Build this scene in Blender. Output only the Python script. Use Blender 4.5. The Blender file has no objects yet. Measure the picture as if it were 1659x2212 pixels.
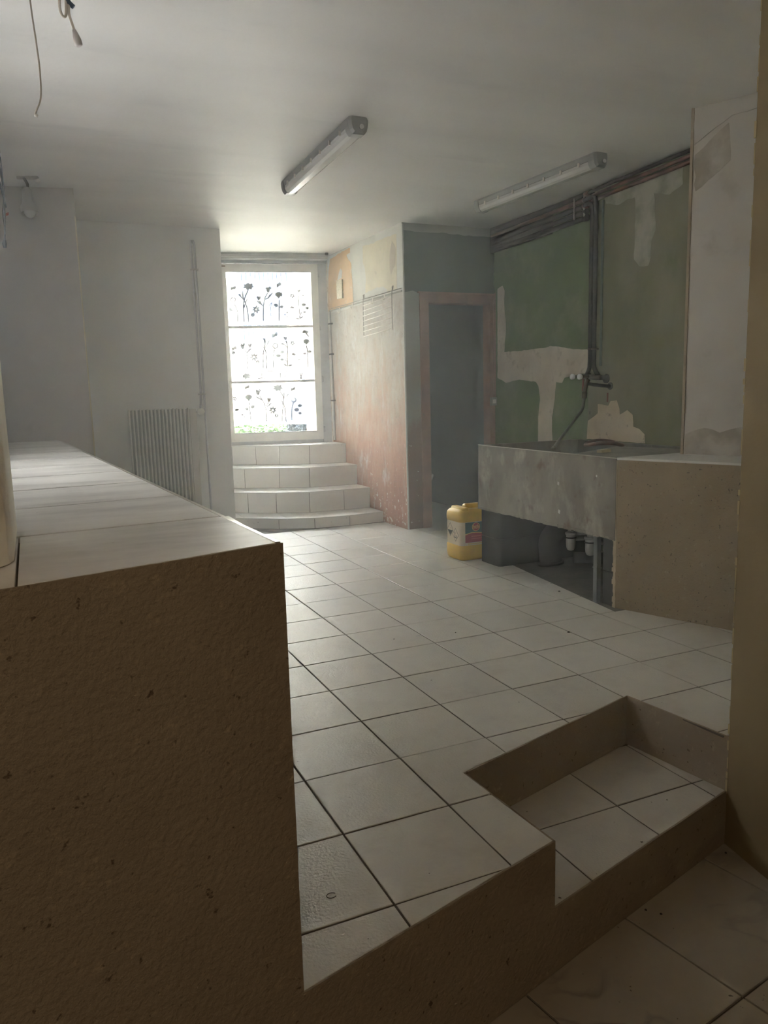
import bpy, bmesh, math, random
import numpy as np
from mathutils import Vector, Matrix

random.seed(7)
sc = bpy.context.scene
COL = sc.collection

# ------------------------------------------------------------------ camera
CAM = np.array([-0.35943440, -2.21848247, 1.21663847])
YAW, PIT, ROL, FPX = 0.422260557, -0.154001311, -0.0264070403, 1676.28785
IW, IH = 1659, 2212
def _rot():
    cy, sy = math.cos(YAW), math.sin(YAW)
    f = np.array([sy*math.cos(PIT), cy*math.cos(PIT), math.sin(PIT)])
    rt = np.array([cy, -sy, 0.0]); up = np.cross(rt, f)
    r2 = math.cos(ROL)*rt+math.sin(ROL)*up; u2 = -math.sin(ROL)*rt+math.cos(ROL)*up
    return np.array([r2, u2, f])
RM = _rot()
cam_data = bpy.data.cameras.new('camera')
cam_data.sensor_fit = 'VERTICAL'; cam_data.sensor_height = 36.0
cam_data.lens = 36.0*FPX/IH; cam_data.clip_start = 0.05; cam_data.clip_end = 200
cam = bpy.data.objects.new('camera', cam_data); COL.objects.link(cam)
m4 = Matrix.Identity(4)
for i in range(3):
    m4[i][0] = RM[0][i]; m4[i][1] = RM[1][i]; m4[i][2] = -RM[2][i]; m4[i][3] = CAM[i]
cam.matrix_world = m4
sc.camera = cam

# ------------------------------------------------------------------ world, sun, lights, exposure
world = bpy.data.worlds.new('world'); sc.world = world; world.use_nodes = True
wn = world.node_tree; wn.nodes.clear()
wo = wn.nodes.new('ShaderNodeOutputWorld'); wb = wn.nodes.new('ShaderNodeBackground')
wb.inputs['Color'].default_value = (0.955, 0.975, 0.995, 1); wb.inputs['Strength'].default_value = 13.5
wn.links.new(wb.outputs[0], wo.inputs[0])

def area(name, loc, rot, sx, sy, energy, color, portal=False):
    d = bpy.data.lights.new(name, 'AREA'); d.shape = 'RECTANGLE'; d.size = sx; d.size_y = sy
    d.energy = energy; d.color = color
    if portal: d.cycles.is_portal = True
    o = bpy.data.objects.new(name, d); COL.objects.link(o); o.location = loc; o.rotation_euler = rot
    return o
sund = bpy.data.lights.new('sun', 'SUN'); sund.energy = 2.0; sund.angle = math.radians(1.0); sund.color = (1.0, 0.93, 0.80)
suno = bpy.data.objects.new('sun', sund); COL.objects.link(suno)
suno.rotation_euler = (math.radians(48), 0, math.radians(-20))   # shines over the roof onto the yard and the house opposite
FILL_WIN = (.45, 1.80, 1.25, 2.05)      # unseen side window added for fill light: y0, y1, z0, z1
area('fill_portal', (-.93, (FILL_WIN[0]+FILL_WIN[1])/2, (FILL_WIN[2]+FILL_WIN[3])/2), (0, math.radians(-90), 0), FILL_WIN[3]-FILL_WIN[2], FILL_WIN[1]-FILL_WIN[0], 1, (1, 1, 1), True)
# daylight enters through the glazed door: importance portal for the sky
area('sky_portal', (2.05, 5.86, 1.64), (math.radians(90), 0, math.radians(-13)), 1.2, 1.9, 1, (1, 1, 1), True)
# unseen warm fill light added in the front room behind the camera
lb = bpy.data.lights.new('front_room_fill', 'POINT'); lb.energy = 2.9; lb.color = (1.0, 0.80, 0.56); lb.shadow_soft_size = 0.5
lo = bpy.data.objects.new('front_room_fill', lb); COL.objects.link(lo); lo.location = (-0.7, -2.9, 1.95)

sc.view_settings.view_transform = 'Standard'; sc.view_settings.look = 'None'
sc.view_settings.gamma = 1; sc.view_settings.use_curve_mapping = False
sc.view_settings.exposure = 2.84
HAZE = .040
sc.render.engine = 'CYCLES'
cy = sc.cycles; cy.volume_bounces = 4
cy.max_bounces = 10; cy.diffuse_bounces = 7; cy.glossy_bounces = 4; cy.transparent_max_bounces = 24; cy.transmission_bounces = 6
cy.sample_clamp_indirect = 8.0; cy.caustics_reflective = False; cy.caustics_refractive = False
cy.use_denoising = True

# ------------------------------------------------------------------ pixel -> point on a real plane
def ray(u, v):
    return np.array([(u-IW/2)/FPX, -(v-IH/2)/FPX, 1.0]) @ RM
def at(u, v, p, n):
    d = ray(u, v); n = np.array(n, float); p = np.array(p, float)
    t = n.dot(p-CAM)/n.dot(d); return Vector(CAM+t*d)

# ------------------------------------------------------------------ materials
def srgb(r, g, b):
    f = lambda c: (c/255/12.92 if c/255 <= 0.04045 else ((c/255+0.055)/1.055)**2.4)
    return (f(r), f(g), f(b), 1)
class NT:
    def __init__(s, name):
        s.m = bpy.data.materials.new(name); s.m.use_nodes = True
        s.t = s.m.node_tree; s.n = s.t.nodes; s.l = s.t.links
        s.b = s.n['Principled BSDF']; s.out = s.n['Material Output']
        s.pos = s.n.new('ShaderNodeNewGeometry').outputs['Position']
    def noise(s, scale, detail=5, rough=.55, vec=None, stretch=None):
        n = s.n.new('ShaderNodeTexNoise'); n.inputs['Scale'].default_value = scale
        n.inputs['Detail'].default_value = detail; n.inputs['Roughness'].default_value = rough
        v = vec or s.pos
        if stretch:
            mp = s.n.new('ShaderNodeVectorMath'); mp.operation = 'MULTIPLY'; mp.inputs[1].default_value = stretch
            s.l.new(v, mp.inputs[0]); v = mp.outputs[0]
        s.l.new(v, n.inputs['Vector']); return n.outputs['Fac']
    def ramp(s, fac, stops, interp='LINEAR'):
        r = s.n.new('ShaderNodeValToRGB'); r.color_ramp.interpolation = interp
        e = r.color_ramp.elements
        while len(e) < len(stops): e.new(0.5)
        for i, (p, c) in enumerate(stops):
            e[i].position = p; e[i].color = c if len(c) == 4 else (*c, 1)
        s.l.new(fac, r.inputs['Fac']); return r.outputs['Color']
    def mask(s, fac, a, b):
        return s.ramp(fac, [(a, (0, 0, 0, 1)), (b, (1, 1, 1, 1))])
    def mix(s, fac, a, b, mode='MIX'):
        x = s.n.new('ShaderNodeMix'); x.data_type = 'RGBA'; x.blend_type = mode
        for sock, val in ((x.inputs[0], fac), (x.inputs[6], a), (x.inputs[7], b)):
            if isinstance(val, (int, float)): sock.default_value = val
            elif isinstance(val, tuple): sock.default_value = val
            else: s.l.new(val, sock)
        return x.outputs[2]
    def math(s, op, a, b=0.0):
        x = s.n.new('ShaderNodeMath'); x.operation = op
        for sock, val in ((x.inputs[0], a), (x.inputs[1], b)):
            if isinstance(val, (int, float)): sock.default_value = val
            else: s.l.new(val, sock)
        return x.outputs[0]
    def bump(s, h, strength, dist=0.004, prev=None):
        x = s.n.new('ShaderNodeBump'); x.inputs['Strength'].default_value = strength; x.inputs['Distance'].default_value = dist
        s.l.new(h, x.inputs['Height'])
        if prev: s.l.new(prev, x.inputs['Normal'])
        return x.outputs[0]
def mat(name, c, rough=.7, c2=None, scale=2.0, m=(.42, .6), spots=None, bump=.2, bs=60, bd=.003, rnd=0, metal=0, stretch=None, c3=None, s3=12, m3=(.55, .7), spec=.5, rvar=0):
    k = NT(name); col = c
    if c2: col = k.mix(k.mask(k.noise(scale, stretch=stretch), *m), c, c2)
    if c3: col = k.mix(k.mask(k.noise(s3, 7, .65, stretch=stretch), *m3), col, c3)
    if spots:
        sc_, ss, a, b = spots
        col = k.mix(k.mask(k.noise(ss, 3, .6), a, b), col, sc_)
    if rnd:
        oi = k.n.new('ShaderNodeObjectInfo'); v = k.math('MULTIPLY_ADD', oi.outputs['Random'], rnd)
        v.node.inputs[2].default_value = 1-rnd/2
        cc = k.n.new('ShaderNodeCombineColor')
        for i in range(3): k.l.new(v, cc.inputs[i])
        col = k.mix(1.0, col, cc.outputs[0], 'MULTIPLY')
    if isinstance(col, tuple): k.b.inputs['Base Color'].default_value = col
    else: k.l.new(col, k.b.inputs['Base Color'])
    k.b.inputs['Roughness'].default_value = rough; k.b.inputs['Metallic'].default_value = metal
    k.b.inputs['Specular IOR Level'].default_value = spec
    if rvar:
        r = k.math('MULTIPLY_ADD', k.noise(3, 6, .6), rvar); r.node.inputs[2].default_value = rough-rvar/2
        k.l.new(r, k.b.inputs['Roughness'])
    if bump: k.l.new(k.bump(k.noise(bs, 4, .6), bump, bd), k.b.inputs['Normal'])
    return k.m

M = {}
M['ceiling'] = mat('ceiling_paint', (.82, .81, .79, 1), .55, (.74, .73, .71, 1), 1.1, (.35, .7), c3=(.64, .64, .63, 1), s3=1.6, m3=(.58, .85), stretch=(.5, 2.2, 1), bump=.35, bs=3.5, bd=.02)
M['wall_grey'] = mat('grey_wall_paint', (.83, .825, .80, 1), .8, (.78, .775, .75, 1), 1.3, c3=(.74, .735, .71, 1), s3=4, m3=(.6, .85), bump=.15, bs=30)
M['wall_left'] = mat('taupe_wall_paint', (.50, .465, .42, 1), .8, (.45, .42, .38, 1), 1.6, c3=(.41, .38, .345, 1), s3=5, m3=(.6, .85), bump=.15, bs=30)
M['jamb'] = mat('cream_plaster', (.95, .91, .82, 1), .8, (.90, .85, .75, 1), 5, bump=.5, bs=25, bd=.01)
M['render'] = mat('sandy_brown_render', (.36, .30, .225, 1), .85, (.30, .245, .18, 1), 1.6, (.35, .65), spots=((.14, .10, .065, 1), 42, .66, .72), c3=(.47, .38, .27, 1), s3=30, m3=(.6, .75), bump=.9, bs=75, bd=.006)
M['render_block'] = mat('speckled_brown_render', (.35, .28, .19, 1), .85, (.29, .23, .15, 1), 2.2, (.35, .65), spots=((.12, .095, .07, 1), 60, .64, .70), c3=(.40, .345, .26, 1), s3=38, m3=(.6, .75), bump=.8, bs=80, bd=.005)
M['pillar'] = mat('ochre_wall_paint', (.265, .20, .105, 1), .75, (.225, .168, .085, 1), 2.0, (.35, .7), stretch=(1, 1, .5), c3=(.31, .24, .135, 1), s3=9, m3=(.62, .8), bump=.35, bs=22, bd=.006)
M['grout'] = mat('dark_grout', (.13, .105, .085, 1), .9, (.09, .075, .06, 1), 9, bump=.4, bs=120)
M['grout_pale'] = mat('brown_grout', (.17, .15, .13, 1), .9, bump=.3, bs=120)
def tile_mat(name, c, c2, dirt, rough=.34, bump=.16, rnd=.08, vein=None, bs=85):
    k = NT(name)
    col = k.mix(k.mask(k.noise(2.3, 6, .6), .35, .68), c, c2)
    col = k.mix(k.math('MULTIPLY', k.mask(k.noise(6, 10, .75), .50, .85), .75), col, dirt)
    col = k.mix(k.mask(k.noise(46, 3, .5), .735, .76), col, (.10, .085, .07, 1))
    if vein:
        v = k.n.new('ShaderNodeTexNoise'); v.inputs['Scale'].default_value = 3.2; v.inputs['Detail'].default_value = 7; v.inputs['Distortion'].default_value = 1.3
        k.l.new(k.pos, v.inputs['Vector'])
        d = k.math('ABSOLUTE', k.math('SUBTRACT', v.outputs['Fac'], .5))
        vm = k.math('MULTIPLY', k.ramp(d, [(0, (.9, .9, .9, 1)), (.06, (0, 0, 0, 1))]), k.mask(k.noise(1.7, 3, .5, stretch=(1.6, .6, 1)), .50, .66)); col = k.mix(vm, col, vein)
    oi = k.n.new('ShaderNodeObjectInfo'); v = k.math('MULTIPLY_ADD', oi.outputs['Random'], rnd); v.node.inputs[2].default_value = 1-rnd/2
    cc = k.n.new('ShaderNodeCombineColor')
    for i in range(3): k.l.new(v, cc.inputs[i])
    col = k.mix(1.0, col, cc.outputs[0], 'MULTIPLY')
    k.l.new(col, k.b.inputs['Base Color'])
    r = k.math('MULTIPLY_ADD', k.noise(5, 7, .65), .14); r.node.inputs[2].default_value = rough
    k.l.new(r, k.b.inputs['Roughness']); k.b.inputs['Specular IOR Level'].default_value = .5
    b1 = k.bump(k.noise(bs, 3, .5), bump, .004)
    k.l.new(b1, k.b.inputs['Normal'])
    return k.m
M['tile'] = tile_mat('floor_tile_glaze', (.62, .595, .55, 1), (.57, .545, .50, 1), (.44, .41, .37, 1), rough=.29, bump=.55, bs=110)
M['tile_marble'] = tile_mat('marbled_tile_glaze', (.42, .38, .31, 1), (.37, .33, .265, 1), (.33, .29, .23, 1), vein=(.17, .16, .14, 1), rough=.4, bump=.08)
M['tile_white'] = tile_mat('white_tile_glaze', (.70, .69, .66, 1), (.63, .62, .59, 1), (.52, .50, .47, 1), rough=.32, bump=.05)
M['tile_riser'] = tile_mat('riser_tile_glaze', (.74, .72, .68, 1), (.70, .68, .64, 1), (.62, .60, .56, 1), rough=.42, bump=.06)
def counter_mat():
    k = NT('counter_tile_glaze')
    n = k.noise(2.4, 8, .62, stretch=(.9, 2.6, 1))
    col = k.ramp(n, [(.34, (.84, .825, .79, 1)), (.5, (.73, .715, .68, 1)), (.66, (.55, .535, .505, 1))])
    col = k.mix(k.mask(k.noise(26, 4, .6), .74, .77), col, (.26, .24, .21, 1))
    k.l.new(col, k.b.inputs['Base Color'])
    r = k.math('MULTIPLY_ADD', k.noise(3, 4, .5), .14); r.node.inputs[2].default_value = .29
    k.l.new(r, k.b.inputs['Roughness'])
    k.l.new(k.bump(k.noise(120, 3, .5), .07, .003), k.b.inputs['Normal'])
    return k.m
M['counter_tile'] = counter_mat()
M['metal_trim'] = mat('worn_aluminium_trim', (.62, .58, .52, 1), .3, metal=.9, bump=.1)
# stair side wall: pale scraped plaster turning salmon lower down
def stair_wall_mat():
    k = NT('scraped_salmon_wall')
    sp = k.n.new('ShaderNodeSeparateXYZ'); k.l.new(k.pos, sp.inputs[0])
    n1 = k.noise(2.6, 8, .7, stretch=(1, 1, .45)); n2 = k.noise(14, 8, .7, stretch=(1, 1, .35))
    z = k.math('ADD', sp.outputs['Z'], k.math('MULTIPLY', k.math('SUBTRACT', n1, .5), 2.6))
    z = k.math('ADD', z, k.math('MULTIPLY', k.math('SUBTRACT', n2, .5), 1.6))
    # a little more paint left towards the window
    z = k.math('SUBTRACT', z, k.math('MULTIPLY', k.math('SUBTRACT', sp.outputs['Y'], 4.6), .12))
    zz = k.math('MULTIPLY', z, .4)
    col = k.ramp(zz, [(.0, (.40, .205, .15, 1)), (.22, (.50, .28, .20, 1)), (.38, (.54, .37, .285, 1)), (.52, (.52, .43, .36, 1)), (.66, (.54, .50, .455, 1)), (.85, (.50, .48, .45, 1))])
    streak = k.mask(k.noise(5, 9, .75, stretch=(1, 1, .3)), .56, .70)
    col = k.mix(streak, col, (.66, .67, .68, 1))
    # plaster chips, denser near the floor
    low = k.math('SUBTRACT', .70, k.math('MULTIPLY', k.math('SUBTRACT', .75, sp.outputs['Z']), .14))
    chip = k.math('GREATER_THAN', k.noise(26, 4, .6), low)
    near = k.math('LESS_THAN', sp.outputs['Z'], .95)
    col = k.mix(k.math('MULTIPLY', chip, near), col, (.68, .66, .62, 1))
    col = k.mix(k.math('MULTIPLY', k.mask(k.noise(9, 9, .75), .50, .68), .45), col, (.34, .25, .20, 1))
    dirt = k.mask(k.noise(40, 5, .7), .62, .70)
    col = k.mix(dirt, col, (.27, .21, .17, 1))
    k.l.new(col, k.b.inputs['Base Color']); k.b.inputs['Roughness'].default_value = .75
    k.l.new(k.bump(k.noise(30, 7, .65), .5, .006), k.b.inputs['Normal'])
    return k.m
M['stair_wall'] = stair_wall_mat()
M['patch_orange'] = mat('old_orange_paint', (.62, .40, .20, 1), .75, (.55, .36, .19, 1), 5, c3=(.60, .54, .46, 1), s3=12, m3=(.60, .72), bump=.5, bs=30, bd=.006)
M['patch_cream'] = mat('old_cream_paint', (.64, .585, .46, 1), .75, (.58, .535, .42, 1), 5, c3=(.46, .42, .34, 1), s3=9, m3=(.62, .74), bump=.4, bs=30)
M['plaster_white'] = mat('white_filler', (.62, .62, .59, 1), .8, (.55, .55, .52, 1), 4, bump=.4, bs=25, stretch=(1, 1, .4))
M['plaster_pale'] = mat('pale_filler_on_green', (.56, .50, .42, 1), .8, (.48, .43, .36, 1), 4, c3=(.36, .32, .26, 1), s3=11, m3=(.56, .70), bump=.5, bs=30)
M['plaster_cream'] = mat('cream_plaster_patch', (.60, .51, .375, 1), .8, (.53, .44, .32, 1), 5, c3=(.28, .22, .16, 1), s3=18, m3=(.60, .70), bump=.4, bs=30)
M['plaster_grey'] = mat('grey_smear', (.40, .385, .32, 1), .8, (.22, .215, .16, 1), 5, (.40, .62), bump=.3, bs=30)
M['green'] = mat('green_wall_paint', (.125, .175, .080, 1), .7, (.10, .145, .065, 1), 1.6, c3=(.21, .215, .14, 1), s3=2.6, m3=(.50, .72), bump=.2, bs=40)
M['green_dirty'] = mat('grubby_green_wall_board', (.15, .15, .078, 1), .75, (.22, .205, .14, 1), 1.5, (.42, .62), c3=(.115, .14, .075, 1), s3=2.4, m3=(.5, .7), stretch=(1, 1, .7), bump=.25, bs=40)
M['green_dark'] = mat('dark_green_paint', (.10, .135, .11, 1), .7, (.085, .115, .095, 1), 2, c3=(.16, .18, .16, 1), s3=8, m3=(.66, .8), bump=.2, bs=40)
def doorwall_mat():
    k = NT('door_wall_paint')
    sp = k.n.new('ShaderNodeSeparateXYZ'); k.l.new(k.pos, sp.inputs[0])
    z = k.math('ADD', sp.outputs['Z'], k.math('MULTIPLY', k.math('SUBTRACT', k.noise(5, 7, .6, stretch=(1, 1, .4)), .5), .7))
    col = k.ramp(k.math('MULTIPLY', z, .5), [(.0, (.20, .115, .09, 1)), (.42, (.24, .15, .12, 1)), (.5, (.27, .25, .23, 1)), (.9, (.34, .34, .32, 1)), (1., (.30, .31, .29, 1))])
    chip = k.math('MULTIPLY', k.math('GREATER_THAN', k.noise(30, 4, .6), .69), k.math('LESS_THAN', sp.outputs['Z'], .8))
    col = k.mix(chip, col, (.5, .48, .45, 1))
    k.l.new(col, k.b.inputs['Base Color']); k.b.inputs['Roughness'].default_value = .75
    k.l.new(k.bump(k.noise(30, 6, .65), .4, .005), k.b.inputs['Normal']); return k.m
M['door_wall'] = doorwall_mat()
M['pink_frame'] = mat('dusty_pink_paint', (.33, .19, .15, 1), .6, (.27, .155, .125, 1), 6, c3=(.20, .15, .13, 1), s3=20, m3=(.62, .72), bump=.2, bs=50)
M['panel'] = mat('whitewashed_board', (.60, .57, .52, 1), .8, (.53, .50, .45, 1), 1.5, (.4, .65), c3=(.42, .385, .33, 1), s3=3.0, m3=(.60, .8), bump=.2, bs=30)
M['panel_dirty'] = mat('brown_damp_stain', (.36, .32, .265, 1), .85, (.52, .485, .43, 1), 6, (.42, .62), bump=.3, bs=30)
M['wood'] = mat('bare_wood_strip', (.42, .35, .26, 1), .7, (.36, .29, .21, 1), 8, stretch=(1, 1, .2), bump=.2)
M['concrete'] = mat('stained_concrete', (.27, .245, .205, 1), .6, (.165, .145, .12, 1), 3.2, (.40, .60), c3=(.37, .34, .29, 1), s3=5, m3=(.53, .70), spots=((.13, .08, .06, 1), 7, .60, .72), bump=.35, bs=30, stretch=(1, 1, .6), rvar=.3)
M['concrete_in'] = mat('dark_inner_concrete', (.13, .12, .105, 1), .5, (.09, .085, .075, 1), 4, c3=(.18, .17, .15, 1), s3=8, bump=.3, bs=30)  # inner basin faces, darker than the outer slabs
M['drain'] = mat('worn_grey_slab', (.27, .25, .22, 1), .5, (.17, .155, .135, 1), 5, (.4, .62), stretch=(1, .5, 1), bump=.3, bs=30)
M['pier'] = mat('dark_grey_block', (.055, .055, .055, 1), .7, (.035, .035, .035, 1), 4, bump=.4, bs=30)
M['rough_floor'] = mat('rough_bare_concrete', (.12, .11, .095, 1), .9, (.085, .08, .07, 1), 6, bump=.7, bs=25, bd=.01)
M['galv'] = mat('dull_galvanised_steel', (.22, .23, .24, 1), .45, metal=.6, bump=.1)
M['pipe_dark'] = mat('dark_painted_pipe', (.022, .020, .019, 1), .6, (.045, .033, .026, 1), 8, bump=.1, spec=.25)
M['copper'] = mat('tarnished_copper_pipe', (.20, .085, .05, 1), .4, (.07, .045, .035, 1), 5, (.4, .6), metal=.5, bump=.1)
M['pipe_grey'] = mat('grey_painted_pipe', (.58, .58, .60, 1), .5, bump=.1)
M['pipe_white'] = mat('white_painted_pipe', (.62, .60, .56, 1), .5, bump=.1)
M['brass'] = mat('old_brown_brass', (.10, .075, .05, 1), .35, metal=.8, bump=.1)
M['chrome'] = mat('chrome', (.75, .75, .73, 1), .15, metal=1, bump=0)
M['porcelain'] = mat('white_porcelain', (.78, .78, .76, 1), .15, bump=0)
M['hose'] = mat('grey_braided_hose', (.16, .16, .14, 1), .5, bump=.3, bs=300)
M['pvc'] = mat('grey_pvc', (.36, .35, .33, 1), .4, bump=0)
M['white_box'] = mat('off_white_plastic', (.60, .58, .54, 1), .5, bump=0)
M['radiator'] = mat('grey_radiator_enamel', (.42, .42, .40, 1), .45, bump=.05)
M['radiator_edge'] = mat('pale_highlight_enamel', (.80, .78, .73, 1), .4, bump=.05)
M['radiator_panel'] = mat('beige_radiator_cover', (.66, .63, .59, 1), .5, bump=.05)
M['window_paint'] = mat('white_window_paint', (.62, .60, .56, 1), .45, (.55, .53, .49, 1), 6, c3=(.42, .38, .32, 1), s3=18, m3=(.66, .76), bump=.15)
M['window_grey'] = mat('grey_window_casing', (.40, .40, .41, 1), .5, (.33, .33, .34, 1), 6, bump=.15)
M['flaky'] = mat('flaking_cream_paint', (.62, .56, .47, 1), .7, (.45, .33, .24, 1), 12, (.52, .6), bump=.6, bs=40, bd=.006)
M['beam'] = mat('grey_steel_track', (.34, .34, .34, 1), .5, (.26, .26, .26, 1), 5, bump=.1, metal=.2)
M['recess_shadow'] = mat('recess_shadow_strip', (.16, .165, .19, 1), .6, (.12, .12, .14, 1), 4, bump=.2)  # dark tone stands in for the recess shadow above the door
M['lamp_body'] = mat('grey_lamp_housing', (.27, .27, .265, 1), .45, bump=.05)
def clear_mat(name, tint, tr=.55, rough=.15, bs=180, bump=.25):
    k = NT(name); k.b.inputs['Base Color'].default_value = tint; k.b.inputs['Roughness'].default_value = rough
    k.b.inputs['Alpha'].default_value = 1-tr; k.b.inputs['Specular IOR Level'].default_value = .9
    if bump: k.l.new(k.bump(k.noise(bs, 2, .5), bump, .003), k.b.inputs['Normal'])
    return k.m
M['diffuser'] = clear_mat('clear_ribbed_diffuser', (.80, .80, .78, 1), .35, .12)
M['tube'] = mat('fluorescent_tube_glass', (.85, .85, .83, 1), .2, bump=0)
M['bulb'] = clear_mat('clear_bulb_glass', (.85, .84, .80, 1), .4, .05, bump=0)
M['shade'] = mat('white_lamp_enamel', (.40, .375, .34, 1), .35, bump=0)
M['cable_white'] = mat('yellowed_white_cable', (.66, .60, .52, 1), .5, bump=0)
M['cable_pale'] = mat('pale_cable_end', (.80, .77, .70, 1), .4, bump=0)
M['cable_black'] = mat('black_cable', (.025, .028, .03, 1), .5, bump=0)
M['cable_blue'] = mat('dark_blue_tape', (.02, .05, .09, 1), .5, bump=0)
M['connector'] = mat('grey_connector_plastic', (.60, .55, .53, 1), .45, bump=0)
M['yellow'] = mat('yellow_plastic', (.72, .46, .05, 1), .38, (.66, .41, .045, 1), 12, bump=.08, bs=60)
M['label'] = mat('cream_label_paper', (.62, .53, .38, 1), .5, bump=0)
M['label_teal'] = mat('teal_label_print', (.055, .115, .095, 1), .45, bump=0)
M['label_red'] = mat('red_label_print', (.36, .045, .045, 1), .45, bump=0)
M['label_red2'] = mat('pale_red_label_print', (.52, .14, .11, 1), .45, bump=0)
M['label_gold'] = mat('gold_label_print', (.62, .42, .13, 1), .45, bump=0)
M['ink'] = mat('black_ink', (.02, .02, .02, 1), .5, bump=0)
M['black'] = mat('black_plastic', (.02, .02, .022, 1), .4, bump=0)
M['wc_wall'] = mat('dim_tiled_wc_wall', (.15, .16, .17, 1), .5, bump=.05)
M['rack'] = mat('white_coated_wire', (.72, .69, .63, 1), .4, bump=0)
M['rail'] = mat('grey_metal_rail', (.26, .245, .22, 1), .65, metal=0, bump=.1)
M['card'] = mat('printed_card', (.62, .55, .40, 1), .6, spots=((.34, .28, .16, 1), 130, .54, .58), bump=0)
M['debris'] = mat('plaster_crumb', (.40, .36, .31, 1), .9, bump=.3)
M['debris_dark'] = mat('dark_crumb', (.05, .04, .03, 1), .9, bump=.3)
M['rust'] = mat('rusty_red_paint', (.22, .05, .03, 1), .6, bump=.2)
# outside
M['facade'] = mat('cream_house_render', (.78, .72, .60, 1), .85, (.72, .66, .55, 1), 1.5, bump=.2)
M['blue_board'] = mat('dark_blue_painted_board', (.022, .034, .062, 1), .7, (.016, .026, .05, 1), 5, bump=.2, rnd=.3, spec=0)
M['yard'] = mat('pale_gravel_yard', (.20, .19, .165, 1), .9, (.17, .16, .14, 1), 4, bump=.3)
M['hedge'] = mat('hedge_leaf', (.05, .10, .035, 1), .6, (.09, .15, .06, 1), 9, bump=0, spec=0)
M['bush'] = mat('dark_spiky_leaf', (.012, .018, .026, 1), .6, (.03, .04, .05, 1), 9, bump=0, spec=0)
M['tarp'] = mat('blue_tarpaulin', (.03, .045, .08, 1), .7, bump=.2, spec=0)
def glass_mat():
    k = NT('window_glass'); k.n.remove(k.b)
    t = k.n.new('ShaderNodeBsdfTransparent'); t.inputs[0].default_value = (.93, .96, .95, 1)
    g = k.n.new('ShaderNodeBsdfGlossy'); g.inputs['Roughness'].default_value = .02
    f = k.n.new('ShaderNodeFresnel'); f.inputs[0].default_value = 1.35
    x = k.n.new('ShaderNodeMixShader'); k.l.new(f.outputs[0], x.inputs[0]); k.l.new(t.outputs[0], x.inputs[1]); k.l.new(g.outputs[0], x.inputs[2])
    k.l.new(x.outputs[0], k.out.inputs[0]); return k.m
def film_mat(name, trans, tcol, lcol):
    k = NT(name); k.n.remove(k.b)
    t = k.n.new('ShaderNodeBsdfTransparent'); t.inputs[0].default_value = tcol
    d = k.n.new('ShaderNodeBsdfTranslucent'); d.inputs[0].default_value = lcol
    x = k.n.new('ShaderNodeMixShader'); x.inputs[0].default_value = 1-trans
    k.l.new(t.outputs[0], x.inputs[1]); k.l.new(d.outputs[0], x.inputs[2]); k.l.new(x.outputs[0], k.out.inputs[0]); return k.m
M['glass'] = glass_mat()
M['glass_fill'] = film_mat('frosted_fill_pane', .10, (.9, .9, .9, 1), (.22, .22, .218, 1))  # pane of the added side window, dimmed to set its fill
M['film'] = film_mat('frosted_window_film', .60, (.90, .92, .98, 1), (.36, .36, .36, 1))
M['decal'] = film_mat('grey_flower_decal', .022, (.9, .95, 1, 1), (.006, .0061, .0062, 1))
M['decal_pale'] = film_mat('pale_flower_decal', .035, (.9, .95, 1, 1), (.010, .0101, .0102, 1))

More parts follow.
